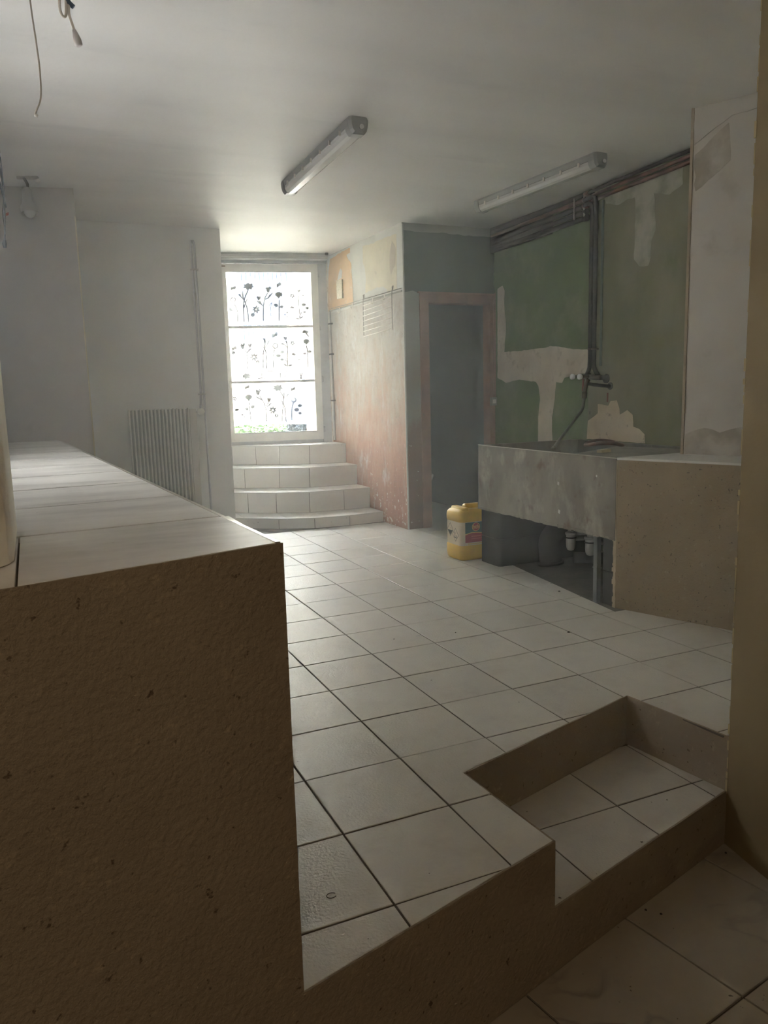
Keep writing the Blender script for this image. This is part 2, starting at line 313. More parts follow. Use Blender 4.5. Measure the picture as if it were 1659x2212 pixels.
# ------------------------------------------------------------------ mesh helpers
class MB:
    def __init__(s): s.v = []; s.f = []; s.sm = []
    def add(s, vs, fs, smooth=False):
        o = len(s.v); s.v += [tuple(v) for v in vs]
        for f in fs: s.f.append(tuple(i+o for i in f)); s.sm.append(smooth)
        return s
    def box(s, a, b):
        x0, y0, z0 = a; x1, y1, z1 = b
        return s.prism([(x0, y0), (x1, y0), (x1, y1), (x0, y1)], z0, z1)
    def prism(s, poly, z0, z1):
        if area2(poly) < 0: poly = poly[::-1]
        n = len(poly); vs = [(x, y, z0) for x, y in poly]+[(x, y, z1) for x, y in poly]
        fs = [tuple(range(n))[::-1], tuple(range(n, 2*n))]+[(i, (i+1) % n, n+(i+1) % n, n+i) for i in range(n)]
        return s.add(vs, fs)
    def slab(s, pts, off):      # polygon in space, extruded by off
        n = len(pts); off = Vector(off); pts = [Vector(p) for p in pts]
        vs = pts+[p+off for p in pts]
        return s.add(vs, [tuple(range(n)), tuple(range(n, 2*n))[::-1]]+[((i+1) % n, i, n+i, n+(i+1) % n) for i in range(n)])
    def obox(s, c, ax, ay, az): # oriented box: centre and half axes
        c, ax, ay, az = map(Vector, (c, ax, ay, az))
        vs = [c+ax*i+ay*j+az*k for k in (-1, 1) for i, j in ((-1, -1), (1, -1), (1, 1), (-1, 1))]
        return s.add(vs, [(3, 2, 1, 0), (4, 5, 6, 7), (0, 1, 5, 4), (1, 2, 6, 5), (2, 3, 7, 6), (3, 0, 4, 7)])
    def tube(s, pts, r, n=10, caps=True, smooth=True):
        pts = [Vector(p) for p in pts]; k = len(pts)
        rs = r if isinstance(r, (list, tuple)) else [r]*k
        t0 = (pts[1]-pts[0]).normalized()
        u = t0.orthogonal().normalized(); o = len(s.v); vs = []
        for i, p in enumerate(pts):
            t = (pts[min(i+1, k-1)]-pts[max(i-1, 0)]).normalized()
            u = (u-t*u.dot(t)).normalized(); w = t.cross(u)
            vs += [p+(u*math.cos(a)+w*math.sin(a))*rs[i] for a in [2*math.pi*j/n for j in range(n)]]
        fs = [(i*n+j, i*n+(j+1) % n, (i+1)*n+(j+1) % n, (i+1)*n+j) for i in range(k-1) for j in range(n)]
        s.add(vs, fs, smooth)
        if caps:
            s.f += [tuple(o+j for j in range(n))[::-1], tuple(o+(k-1)*n+j for j in range(n))]; s.sm += [False, False]
        return s
    def build(s, name, m, parent=None, origin=None):
        me = bpy.data.meshes.new(name)
        org = Vector(origin) if origin is not None else Vector((0, 0, 0))
        me.from_pydata([tuple(Vector(v)-org) for v in s.v], [], s.f)
        me.polygons.foreach_set('use_smooth', s.sm)
        me.materials.append(m)
        bm = bmesh.new(); bm.from_mesh(me); bmesh.ops.recalc_face_normals(bm, faces=bm.faces); bm.to_mesh(me); bm.free()
        me.update()
        o = bpy.data.objects.new(name, me); COL.objects.link(o); o.location = org
        if parent: adopt(o, parent)
        return o
def area2(p): return sum(p[i][0]*p[(i+1) % len(p)][1]-p[(i+1) % len(p)][0]*p[i][1] for i in range(len(p)))
def adopt(o, parent):
    o.parent = parent
    # parents are never rotated when their parts are attached
    pl = Vector((0, 0, 0)); p = parent
    while p: pl += p.location if p.parent is None else Vector((0, 0, 0)); p = p.parent
    o.matrix_parent_inverse = Matrix.Translation(-pl) if parent.parent is None else Matrix.Identity(4)
def tag(o, label=None, cat=None, group=None, kind=None):
    if label: o['label'] = label
    if cat: o['category'] = cat
    if group: o['group'] = group
    if kind: o['kind'] = kind
    return o
def thing(name, loc, label, cat, group=None, kind=None):
    o = bpy.data.objects.new(name, None); COL.objects.link(o); o.location = loc; o.empty_display_size = .05
    return tag(o, label, cat, group, kind)
def bez(pts, n=8):               # Catmull-Rom through points
    P = [Vector(p) for p in pts]; P = [P[0]*2-P[1]]+P+[P[-1]*2-P[-2]]; out = []
    for i in range(1, len(P)-2):
        for j in range(n):
            t = j/n; a, b, c, d = P[i-1:i+3]
            out.append(.5*((2*b)+(c-a)*t+(2*a-5*b+4*c-d)*t*t+(3*b-a-3*c+d)*t**3))
    return out+[P[-2]]
def clip(poly, a, b):            # keep the part left of line a->b
    out = []; n = len(poly)
    f = lambda p: (b[0]-a[0])*(p[1]-a[1])-(b[1]-a[1])*(p[0]-a[0])
    for i in range(n):
        p, q = poly[i], poly[(i+1) % n]; fp, fq = f(p), f(q)
        if fp >= 0: out.append(p)
        if fp*fq < 0:
            t = fp/(fp-fq); out.append((p[0]+t*(q[0]-p[0]), p[1]+t*(q[1]-p[1])))
    return out if len(out) > 2 and abs(area2(out)) > 2e-4 else []
def subtract(polys, conv):       # conv: counter-clockwise convex polygon
    res = []
    for p in polys:
        rest = p
        for i in range(len(conv)):
            a, b = conv[i], conv[(i+1) % len(conv)]
            o = clip(rest, b, a)
            if o: res.append(o)
            rest = clip(rest, a, b) if rest else []
            if not rest: break
    return res
def tile_piece(polys, z1, th, m, parent, name='tile', tilt=.0006, bev=.0022):
    mb = MB(); tx, ty = random.uniform(-tilt, tilt)*3, random.uniform(-tilt, tilt)*3; dz = random.uniform(-tilt, tilt)
    cx = sum(p[0] for p in polys[0])/len(polys[0]); cy_ = sum(p[1] for p in polys[0])/len(polys[0])
    H = lambda x, y: z1+dz+(x-cx)*tx+(y-cy_)*ty
    for p in polys:
        if area2(p) < 0: p = p[::-1]
        n = len(p); b = bev if len(polys) == 1 else 0
        ins = []
        for i in range(n):
            a, c, d = Vector(p[i-1]), Vector(p[i]), Vector(p[(i+1) % n])
            e1 = (c-a).normalized(); e2 = (d-c).normalized()
            v = Vector((-e1.y-e2.y, e1.x+e2.x)); v = v/max(.3, v.length) if v.length else v
            ins.append(c+v*b*1.3)
        vs = [(x, y, z1-th) for x, y in p]+[(x, y, H(x, y)-b*.5) for x, y in p]+[(q.x, q.y, H(q.x, q.y)) for q in ins]
        fs = [(i, (i+1) % n, n+(i+1) % n, n+i) for i in range(n)]
        if b: fs += [(n+i, n+(i+1) % n, 2*n+(i+1) % n, 2*n+i) for i in range(n)]; fs += [tuple(range(2*n, 3*n))]
        else: fs += [tuple(range(n, 2*n))]; vs = vs[:2*n]
        mb.add(vs, fs)
    o = mb.build(name, m, parent)
    return o

H = 2.61          # ceiling height over the upper floor
ZL, ZS = -0.40, -0.20
# plan points
A = (0.051, -0.841); B = (0.840, -0.627); NA = (0.814, -0.189); NB = (1.701, 0.062); NC = (1.755, -0.385)
sd = (Vector(B)-Vector(A)).normalized()
AL = Vector(A)-sd*2.1
def right_x(y): return 3.517-.0507*(3.872-y)
def stair_x(y): return 2.611-.0197*(y-3.88)

# ================================================================== THE SETTING
# ---- upper floor
floor = tag(MB().prism([A, B, NA, NB, NC, (3.6, .1), (3.6, 5.6), (-.9, 5.6), (-.9, -.4), (A[0]-.05, A[1]+.02)], ZL-.1, -.0075).build('floor', M['render']), 'raised floor of pale square tiles on a brown rendered step', 'floor', kind='structure')
bedp = [A, B, NA, NB, NC, (3.5, .1), (3.5, 4.6), (-.4, 4.6), (-.4, -.9)]
# grout bed, kept back from the open edges
bed = MB()
off = .012
for poly in subtract([clip([(-.1, -1), (3.6, -1), (3.6, 4.6), (-.1, 4.6)], (A[0]-sd.y*off, A[1]+sd.x*off), (B[0]-sd.y*off, B[1]+sd.x*off))],
                     [(B[0]-off, B[1]-.3), (NC[0]+off, NC[1]-.3), (NB[0]+off, NB[1]+off), (NA[0]-off, NA[1]+off)]):
    bed.prism(poly, -.0074, -.0025)
bed.build('grout', M['grout'], floor)
T = .336; G2 = .0031
notch = [(B[0]-.006, B[1]-.004), (NC[0]+.008, NC[1]-.004), (NB[0]+.006, NB[1]+.006), (NA[0]-.006, NA[1]+.006)]
under = [(2.45, 1.0), (3.7, 1.0), (3.7, 2.23), (2.61, 2.23)]
nt = 0
for i in range(-1, 11):
    for j in range(-4, 13):
        x0, y0 = i*T, j*T
        p = [(x0+G2, y0+G2), (x0+T-G2, y0+G2), (x0+T-G2, y0+T-G2), (x0+G2, y0+T-G2)]
        p = clip(p, (A[0]-sd.y*.006, A[1]+sd.x*.006), (B[0]-sd.y*.006, B[1]+sd.x*.006))
        if p: p = clip(p, (A[0]-.015-.0515*4, A[1]+4), (A[0]-.015, A[1]))
        if not p: continue
        ps = subtract([p], notch) if x0 > .4 and x0 < 2 and y0 < .2 else [p]
        if x0 > 2.0 and .6 < y0 < 2.4:
            qq = []
            for q in ps: qq += subtract([q], under)
            ps = qq
        if not ps: continue
        if x0 > 3.45 or (y0 > 4.0 and x0 > 2.7): continue
        if x0 > 2.4 and y0 < .1 and y0+T < .3 and x0 > 2.9: continue
        tile_piece(ps, 0, .0074, M['tile'], floor); nt += 1
# render flush with the tile edge along the steps
def lip_strip(a, b, z, m, parent, w=.006, inward=1, th=.0078):
    a, b = Vector(a), Vector(b); d = (b-a).normalized(); n = Vector((-d.y, d.x))*w*inward
    return MB().prism([tuple(a), tuple(b), tuple(b+n), tuple(a+n)], z-th, z-.0008).build('render_edge', m, parent)
lip_strip(A, B, 0, M['render'], floor); lip_strip(B, NA, 0, M['render'], floor); lip_strip(NA, NB, 0, M['render'], floor); lip_strip(NB, NC, 0, M['render'], floor)
# ---- landing
land = tag(MB().prism([B, NC, NB, NA], ZL-.1, ZS-.0075).build('landing', M['render']), 'small tiled landing cut into the raised floor', 'landing', kind='structure')
lip_strip(B, NC, ZS, M['render'], land)
gb = MB().prism([(B[0], B[1]+.012), (NC[0], NC[1]+.012), NB, NA], ZS-.0076, ZS-.003); gb.build('grout', M['grout'], land)
for i in range(-2, 2):
    for j in range(-2, 2):
        x0, y0 = 1.350+i*.341, -.290+j*.341
        p = [(x0+G2, y0+G2), (x0+.341-G2, y0+G2), (x0+.341-G2, y0+.341-G2), (x0+G2, y0+.341-G2)]
        for a, b in (((B[0]-.001, B[1]+.006), (NC[0]-.001, NC[1]+.006)), (NC, NB), (NB, NA), (NA, B)):
            if p: p = clip(p, a, b)
        if p: tile_piece([p], ZS, .0074, M['tile'], land)
# ---- lower floor
low = tag(MB().box((-2.6, -4.4, ZL-.15), (2.4, .3, ZL-.0075)).build('floor', M['grout']), 'lower floor of larger veined tiles at the step foot', 'floor', kind='structure')
a_ = math.radians(9.3); ex = (math.cos(a_), math.sin(a_)); ey = (-math.sin(a_), math.cos(a_))
TL = .462; G3 = .0035
for i in range(-6, 3):
    for j in range(-6, 2):
        o = (1.235+ex[0]*i*TL+ey[0]*j*TL, -.918+ex[1]*i*TL+ey[1]*j*TL)
        c = [(G3, G3), (TL-G3, G3), (TL-G3, TL-G3), (G3, TL-G3)]
        p = [(o[0]+ex[0]*u+ey[0]*v, o[1]+ex[1]*u+ey[1]*v) for u, v in c]
        p = clip(p, B, A)
        if p and o[1] > -3.2 and abs(o[0]) < 2.3: tile_piece([p], ZL, .0074, M['tile_marble'], low)
# ---- ceilings and walls
tag(MB().box((-1.2, -1.2, H), (4.1, 6.6, H+.25)).build('ceiling', M['ceiling']), 'uneven white painted ceiling', 'ceiling', kind='structure')
tag(MB().box((-2.8, -4.6, 2.45), (4.1, -.9, 2.7)).build('ceiling', M['ceiling']), 'front room ceiling', 'ceiling', kind='structure')
def wall(name, poly, z0, z1, m, label=None):
    o = MB().prism(poly, z0, z1).build(name, m); o['kind'] = 'structure'
    if label: o['label'] = label; o['category'] = 'wall'
    return o
wlf = MB()
for y0, y1, z0, z1 in ((-.45, FILL_WIN[0], -.5, H), (FILL_WIN[1], 3.9, -.5, H), (FILL_WIN[0], FILL_WIN[1], -.5, FILL_WIN[2]), (FILL_WIN[0], FILL_WIN[1], FILL_WIN[3], H)): wlf.box((-.95, y0, z0), (-.75, y1, z1))
tag(wlf.build('wall_left', M['wall_left']), kind='structure')
w2 = thing('fill_window', (-.85, (FILL_WIN[0]+FILL_WIN[1])/2, FILL_WIN[2]), 'unseen side window added as fill light beyond the cream jamb', 'window', kind='structure')
for y0, y1, z0, z1 in ((FILL_WIN[0], FILL_WIN[0]+.05, FILL_WIN[2], FILL_WIN[3]), (FILL_WIN[1]-.05, FILL_WIN[1], FILL_WIN[2], FILL_WIN[3]), (FILL_WIN[0]+.05, FILL_WIN[1]-.05, FILL_WIN[2], FILL_WIN[2]+.05), (FILL_WIN[0]+.05, FILL_WIN[1]-.05, FILL_WIN[3]-.05, FILL_WIN[3])):
    MB().box((-.87, y0, z0), (-.82, y1, z1)).build('frame', M['window_paint'], w2)
MB().box((-.85, FILL_WIN[0]+.05, FILL_WIN[2]+.05), (-.846, FILL_WIN[1]-.05, FILL_WIN[3]-.05)).build('pane', M['glass_fill'], w2)
wall('wall_back_left', [(-.95, 3.775), (.037, 3.587), (.037, 4.9), (-.95, 4.9)], -.5, H, M['wall_left'], 'taupe wall end behind the far end of the tiled counter')
wl = wall('wall_back', [(.037, 4.565), (1.24, 4.583), (1.24, 6.5), (.037, 6.5)], -.5, H, M['wall_grey'], 'grey wall carrying the radiator and two pipes')
ws = wall('wall_stair', [(2.611, 3.88), (2.64, 3.88), (2.70, 3.98), (2.70, 6.4), (stair_x(6.4), 6.4)], -.5, H, M['stair_wall'], 'scraped salmon and white plaster wall beside the tiled stairs')
wd = MB().prism([(2.64, 3.88), (2.80, 3.88), (2.80, 3.98), (2.64, 3.98)], -.5, H).box((2.80, 3.88, 2.00), (3.7, 3.98, H)).box((3.50, 3.88, -.5), (3.7, 3.98, 2.0))
wd = tag(wd.build('wall_door', M['door_wall']), 'short wall around the dark doorway', 'wall', kind='structure')
wr = wall('wall_right', [(right_x(3.88), 3.88), (right_x(-.2), -.2), (3.9, -.2), (3.9, 3.88)], -.5, H, M['green'], 'green painted wall above the concrete sink')
wall('wall_front_right', [(1.755, -.385), (3.9, .15), (3.9, -.1), (1.755, -.75)], -.5, H, M['pillar'])
wp = wall('wall_pillar', [(1.755, -.385), (2.0, -.33), (2.0, -4.5), (.99, -4.5)], -.5, 2.7, M['pillar'], 'ochre wall edge rising beside the landing')
ce = MB(); z = -.4
while z < 2.55:
    h = random.uniform(.02, .09); w = random.uniform(.001, .0045)
    if random.random() < .6: ce.obox((1.7555, -.3840, z+h/2), (w*.8, 0, 0), (0, w, 0), (0, 0, h/2*random.uniform(.5, 1)))
    z += h
ce.build('chipped_edge', mat('chipped_plaster_edge', (.46, .37, .22, 1), .9, bump=.5), wp)
wall('wall_front_left', [(-2.8, -4.6), (-2.6, -4.6), (-2.6, -.7), (-2.8, -.7)], -.5, 2.7, M['pillar'])
wall('wall_front_back', [(-2.8, -4.6), (2.2, -4.6), (2.2, -4.4), (-2.8, -4.4)], -.5, 2.7, M['pillar'])
wall('wall_lintel', [(-2.8, -1.25), (AL[0]-.6, -1.55), (1.755, -.385), (1.85, -.1), (-2.8, -.55)], 2.60, 2.7, M['pillar'])
# rounded plaster jamb standing on the counter
jp = [(-.405, -.70), (-.405, -.757), (-.412, -.785), (-.428, -.81), (-.46, -.835), (-.55, -.86), (-2.8, -1.42), (-2.8, -.4), (-.405, -.4)]
wall('wall_jamb', jp, .945, 2.5, M['jamb'], 'cream plaster jamb standing on the left of the counter')
# window wall: local frame, s along the wall, t into the room, z up
WA = math.radians(-13); WO = Vector((2.57, 5.62, 0)); WE = Vector((math.cos(WA), math.sin(WA), 0)); WN = Vector((-math.sin(WA), math.cos(WA), 0))*-1
def W(s, t, z): p = WO+WE*s+WN*t; return Vector((p.x, p.y, z))
def wbox(mb, s0, s1, t0, t1, z0, z1):
    return mb.prism([tuple(W(s, t, 0))[:2] for s, t in ((s0, t0), (s1, t0), (s1, t1), (s0, t1))], z0, z1)
ww = MB(); wbox(ww, -1.6, .3, -.30, .0, 2.565, H); wbox(ww, -1.6, -1.09, -.30, .0, -.5, 2.565); wbox(ww, -1.6, .3, -.30, .0, -.5, .705); wbox(ww, 0.0, .3, -.3, 0, .7, 2.6)
tag(ww.build('wall_window', M['flaky']), 'wall opening around the glazed door', 'wall', kind='structure')
# door-side toilet room shell
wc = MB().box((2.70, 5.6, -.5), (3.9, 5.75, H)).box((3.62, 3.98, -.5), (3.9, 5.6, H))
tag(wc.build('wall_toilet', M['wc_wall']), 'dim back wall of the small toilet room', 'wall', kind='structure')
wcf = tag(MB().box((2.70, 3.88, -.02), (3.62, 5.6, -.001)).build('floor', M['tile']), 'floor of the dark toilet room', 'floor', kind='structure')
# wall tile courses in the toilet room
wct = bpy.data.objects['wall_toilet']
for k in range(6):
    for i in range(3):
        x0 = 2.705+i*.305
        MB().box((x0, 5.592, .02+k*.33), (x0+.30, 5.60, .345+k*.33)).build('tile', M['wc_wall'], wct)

# ---- painted wall areas and filler patches: thin coats proud of the wall, each a part
def coat(parent, name, pts, thick, m, n, jag=0.0):
    pts = [Vector(p) for p in pts]
    if jag:
        out = []
        for i, p in enumerate(pts):
            q = pts[(i+1) % len(pts)]; out.append(p); k = max(1, int((q-p).length/.035))
            d = (q-p).normalized().cross(Vector(n)).normalized()
            for j in range(1, k): out.append(p.lerp(q, j/k)+d*random.uniform(-jag, jag))
        pts = out
    n = Vector(n).normalized()
    return MB().slab([p+n*.0004 for p in pts], n*thick).build(name, m, parent)
RN = Vector((-math.cos(math.atan(.0507)), math.sin(math.atan(.0507)), 0)); RP = (3.517, 3.872, 0)
def RW(l, ox, oy, s): return [at(ox+x/s, oy+y/s, RP, RN) for x, y in l]
# grubby board right of the sink tap
by = 2.475
coat(wr, 'wall_board', [(right_x(by), by, .70), (right_x(by), by, 2.50), (right_x(.9), .9, 2.6), (right_x(.9), .9, .70)], .004, M['green_dirty'], RN)
for zz in (1.62, 1.75, 1.55, 1.9, 2.02, 2.15, 2.22, 1.34, 1.02, 1.42):
    MB().obox((right_x(by-.02)-.005, by-.018+random.uniform(-.01, .01), zz), (.001, 0, 0), (0, .003, 0), (0, 0, random.uniform(.004, .014))).build('nail_hole', M['black'], wr)
coat(wr, 'filler_patch', RW([(650, 510), (680, 490), (692, 520), (690, 600), (700, 740), (690, 885), (780, 880), (940, 860), (965, 850), (1050, 860), (1100, 870), (1190, 870), (1190, 1015), (1140, 1015), (1050, 1040), (1035, 1070), (1000, 1065), (990, 1180), (975, 1280), (978, 1425), (892, 1427), (893, 1280), (905, 1170), (895, 1090), (880, 1065), (780, 1050), (700, 1070), (650, 1040)], 840, 440, 2.7653), .002, M['plaster_pale'], RN, .0035)
coat(wr, 'filler_patch', [p+RN*.004 for p in RW([(212, 1990), (220, 1870), (285, 1820), (285, 1760), (355, 1770), (370, 1740), (410, 1735), (428, 1790), (430, 1830), (480, 1800), (515, 1830), (520, 1910), (560, 1925), (595, 1960), (597, 2020)], 1200, 300, 3.0719)], .002, M['plaster_cream'], RN, .003)
coat(wr, 'grey_smear', [p+RN*.004 for p in RW([(530, 330), (650, 320), (665, 430), (665, 520), (670, 600), (640, 680), (635, 790), (620, 840), (560, 845), (525, 800), (530, 650), (535, 500)], 1200, 300, 3.0719)], .0015, M['plaster_grey'], RN, .004)
coat(wr, 'grey_smear', [p+RN*.0038 for p in RW([(325, 380), (440, 340), (560, 290), (700, 240), (850, 190), (850, 300), (760, 370), (700, 360), (600, 370), (480, 400), (420, 440), (340, 430)], 1200, 300, 3.0719)], .0012, M['plaster_grey'], RN, .004)
# door wall: dark green upper part
DN = (0, -1, 0)
coat(wd, 'green_paint', [(2.625, 3.88, 2.045), (2.70, 3.88, 2.06), (2.762, 3.88, 2.04), (3.515, 3.88, 2.04), (3.515, 3.88, 2.545), (3.3, 3.88, 2.535), (3.0, 3.88, 2.55), (2.8, 3.88, 2.54), (2.625, 3.88, 2.55)], .0015, M['green_dark'], DN, .006)
coat(ws, 'corner_render', [(2.6135, 3.88, 0), (2.645, 3.88, 0), (2.645, 3.88, H), (2.6135, 3.88, H)], .0012, M['door_wall'], DN)
# stair wall patches
SN = Vector((-math.cos(math.atan(.0197)), -math.sin(math.atan(.0197)), 0)); SP = (2.611, 3.88, 0)
def SW(l, s=7.628, ox=700, oy=470): return [at(ox+x/s, oy+y/s, SP, SN) for x, y in l]
coat(ws, 'white_plaster', SW([(25, 660), (160, 600), (700, 340), (1250, 75), (1268, 70), (1295, 1210), (1040, 1260), (690, 1400), (300, 1530), (45, 1590)]), .0012, M['plaster_white'], SN)
coat(ws, 'orange_paint', [p+SN*.0013 for p in SW([(100, 690), (250, 590), (430, 500), (430, 580), (370, 620), (400, 690), (450, 760), (465, 1000), (480, 1300), (485, 1430), (80, 1560), (70, 1200), (75, 900)])], .001, M['patch_orange'], SN, .006)
coat(ws, 'cream_paint', [p+SN*.0013 for p in SW([(640, 470), (800, 430), (1000, 330), (1195, 270), (1200, 480), (1205, 1180), (1040, 1250), (1040, 1180), (980, 1135), (850, 1160), (685, 1245), (695, 1000), (680, 850), (640, 740)])], .001, M['patch_cream'], SN, .005)
coat(ws, 'grey_filler', [p+SN*.0026 for p in SW([(1125, 385), (1160, 450), (1185, 520), (1180, 760), (1140, 850), (1110, 945), (1085, 830), (1085, 600), (1105, 480)])], .0008, M['plaster_pale'], SN, .002)
coat(ws, 'pale_filler', [p+SN*.0026 for p in SW([(275, 840), (305, 880), (295, 1000), (225, 1030), (250, 900)])], .0008, M['plaster_white'], SN, .002)
# pale corner bead running up the wall end
MB().obox((2.616, 3.879, 1.3), (.006, .0, 0), (0, .006, 0), (0, 0, 1.30)).build('corner_bead', M['plaster_white'], ws)
# flaking strip between stair wall and window casing
MB().box((2.545, 5.575, .70), (2.572, 5.64, 2.55)).build('flaky_strip', M['flaky'], ws)
# paper edge strip on the wall left
MB().box((.030, 3.583, .2), (.0385, 3.589, 2.43)).build('edge_strip', mat('yellowed_tape', (.66, .60, .45, 1), .6, bump=0), bpy.data.objects['wall_back_left'])

# ---- door frame
df = tag(MB().prism([(2.762, 3.868), (2.848, 3.868), (2.848, 3.985), (2.762, 3.985)], 0, 2.04).build('door_1', M['pink_frame']), 'dusty pink frame of the open dark doorway', 'door frame', kind='structure')
MB().box((3.463, 3.868, 0), (3.516, 3.985, 2.04)).build('jamb', M['pink_frame'], df)
MB().box((2.762, 3.867, 1.960), (3.516, 3.985, 2.040)).build('head', M['pink_frame'], df)
MB().box((2.745, 3.860, 2.040), (3.516, 3.90, 2.052)).build('top_moulding', M['pink_frame'], df)
MB().box((2.848, 3.93, 0), (2.862, 3.985, 1.96)).build('stop', M['pink_frame'], df)

# ---- stairs
S = {1: [(1.24, 4.85), (1.625, 4.54), (1.92, 4.40), (2.25, 4.37), (2.602, 4.395)],
     2: [(1.24, 5.17), (1.70, 4.847), (1.984, 4.71), (2.328, 4.70), (2.597, 4.687)],
     3: [(1.24, 5.55), (1.835, 5.163), (2.10, 5.022), (2.59, 4.985)],
     4: [(1.24, 5.90), (1.516, 5.746), (1.945, 5.494), (2.217, 5.338), (2.583, 5.25)]}
ZT = {0: 0, 1: .1, 2: .3, 3: .5, 4: .7}
st = MB()
for k in (1, 2, 3, 4):
    st.prism(S[k]+[(2.59, 6.1), (1.24, 6.3)], -.3 if k == 1 else ZT[k-1]-.01, ZT[k]-.012)
stair = tag(st.build('stairs', M['grout_pale']), 'four curved tiled steps up to the glazed door', 'stairs', kind='structure')
rj = {1: [.30, .63, .94, 1.27], 2: [.10, .43, .78, 1.03, 1.2], 3: [.20, .53, .88, 1.2], 4: [.12, .46, .80, 1.10, 1.42]}
def along(pl, d):
    for i in range(len(pl)-1):
        a, b = Vector(pl[i]), Vector(pl[i+1]); L = (b-a).length
        if d <= L: return a.lerp(b, d/L)
        d -= L
    return Vector(pl[-1])
for k in (1, 2, 3, 4):
    pl = S[k]; L = sum((Vector(pl[i+1])-Vector(pl[i])).length for i in range(len(pl)-1)); cum = [0]
    for i in range(len(pl)-1): cum.append(cum[-1]+(Vector(pl[i+1])-Vector(pl[i])).length)
    cuts = sorted(set([round(c, 3) for c in cum]))
    # break long runs into about 33 cm tiles
    js = [0]
    for i in range(len(cuts)-1):
        a, b = cuts[i], cuts[i+1]; n = max(1, round((b-a)/.33))
        js += [a+(b-a)*q/n for q in range(1, n+1)]
    for a, b in zip(js[:-1], js[1:]):
        p, q = along(pl, a+.0032), along(pl, b-.0032); d = (q-p).normalized(); nn = Vector((d.y, -d.x))
        z0, z1 = ZT[k-1]+.003, ZT[k]-.012
        MB().prism([tuple(p), tuple(q), tuple(q+nn*.008), tuple(p+nn*.008)], z0, z1).build('riser_tile', M['tile_riser'], stair)
    # treads, with a small nose over the riser
    back = S.get(k+1, None)
    nose = [Vector(p)+Vector((0, -.016)) for p in pl]
    bk = back if back else [(1.24, 6.03), (1.7, 5.86), (2.2, 5.75), (2.583, 5.66)]
    bk = [Vector(p) for p in bk]
    xs = [1.24+.335*q for q in range(5)]; xs[-1] = 2.585 if k > 1 else 2.6
    off_ = .12*k
    xs = [1.24]+[1.24+off_+.335*q for q in range(5) if 1.24+off_+.335*q < 2.5]+[stair_x(pl[-1][1])-.002]
    def yon(pl_, x):
        for i in range(len(pl_)-1):
            a, b = pl_[i], pl_[i+1]
            if a[0] <= x <= b[0]: return a[1]+(b[1]-a[1])*(x-a[0])/(b[0]-a[0])
        return pl_[-1][1]
    for x0, x1 in zip(xs[:-1], xs[1:]):
        g = .0015; xa, xb = x0+g, x1-g
        mid = [p[0] for p in nose if xa < p[0] < xb]; midb = [p[0] for p in bk if xa < p[0] < xb]
        poly = [(x, yon(nose, x)) for x in [xa]+sorted(mid)+[xb]]+[(x, yon(bk, x)) for x in [xb]+sorted(midb, reverse=True)+[xa]]
        MB().prism(poly, ZT[k]-.011, ZT[k]).build('tread_tile', M['tile_white'], stair)

# ---- window / glazed door
win = thing('window_1', tuple(W(-.6, 0, .72)), 'glazed white door with three panes of flower film', 'window', kind='structure')
def wpart(name, m, args, parent=None):
    mb = MB()
    for a in args: wbox(mb, *a)
    return mb.build(name, m, parent or win)
s0, s1, zb, zt = -1.068, -.090, .735, 2.528      # sash outer
g0, g1, gb_, gt = -1.018, -.162, .815, 2.458      # glass
wpart('casing', M['window_grey'], [(-.090, .0, -.04, .05, .70, 2.565), (-1.12, -1.072, -.04, .05, .70, 2.565), (-1.12, 0, -.04, .05, 2.532, 2.60), (-1.12, 0, -.06, .02, .70, .733)])
wpart('stile', M['window_paint'], [(s0, g0, .0, .045, zb, zt)]); wpart('stile', M['window_paint'], [(g1, s1, .0, .045, zb, zt)])
wpart('rail', M['window_paint'], [(g0, g1, .0, .045, gt, zt)]); wpart('rail', M['window_paint'], [(g0, g1, .0, .045, zb, gb_)])
for z in (1.349, 1.907): wpart('glazing_bar', M['window_grey'], [(g0, g1, .004, .034, z-.013, z+.013)])
for a in ((g0, g1, .028, .040, gb_, gb_+.012), (g0, g1, .028, .040, gt-.010, gt)): wpart('bead', M['window_grey'], [a])
for z0, z1 in ((gb_, 1.336), (1.362, 1.894), (1.920, gt)): wpart('pane', M['glass'], [(g0, g1, .015, .019, z0, z1)])
for z in (2.427, 1.893, 1.365, .84):
    MB().tube([W(-.080, .055, z-.03), W(-.080, .055, z+.03)], .008, 8).build('hinge', M['window_grey'], win)
wpart('closer_plate', mat('brown_sticker', (.25, .16, .10, 1), .6, bump=0), [(-1.058, -1.022, .045, .048, 2.497, 2.513)])
MB().tube([W(-1.045, .05, 1.28), W(-1.045, .06, 1.36)], .008, 8).build('latch', M['window_paint'], win)
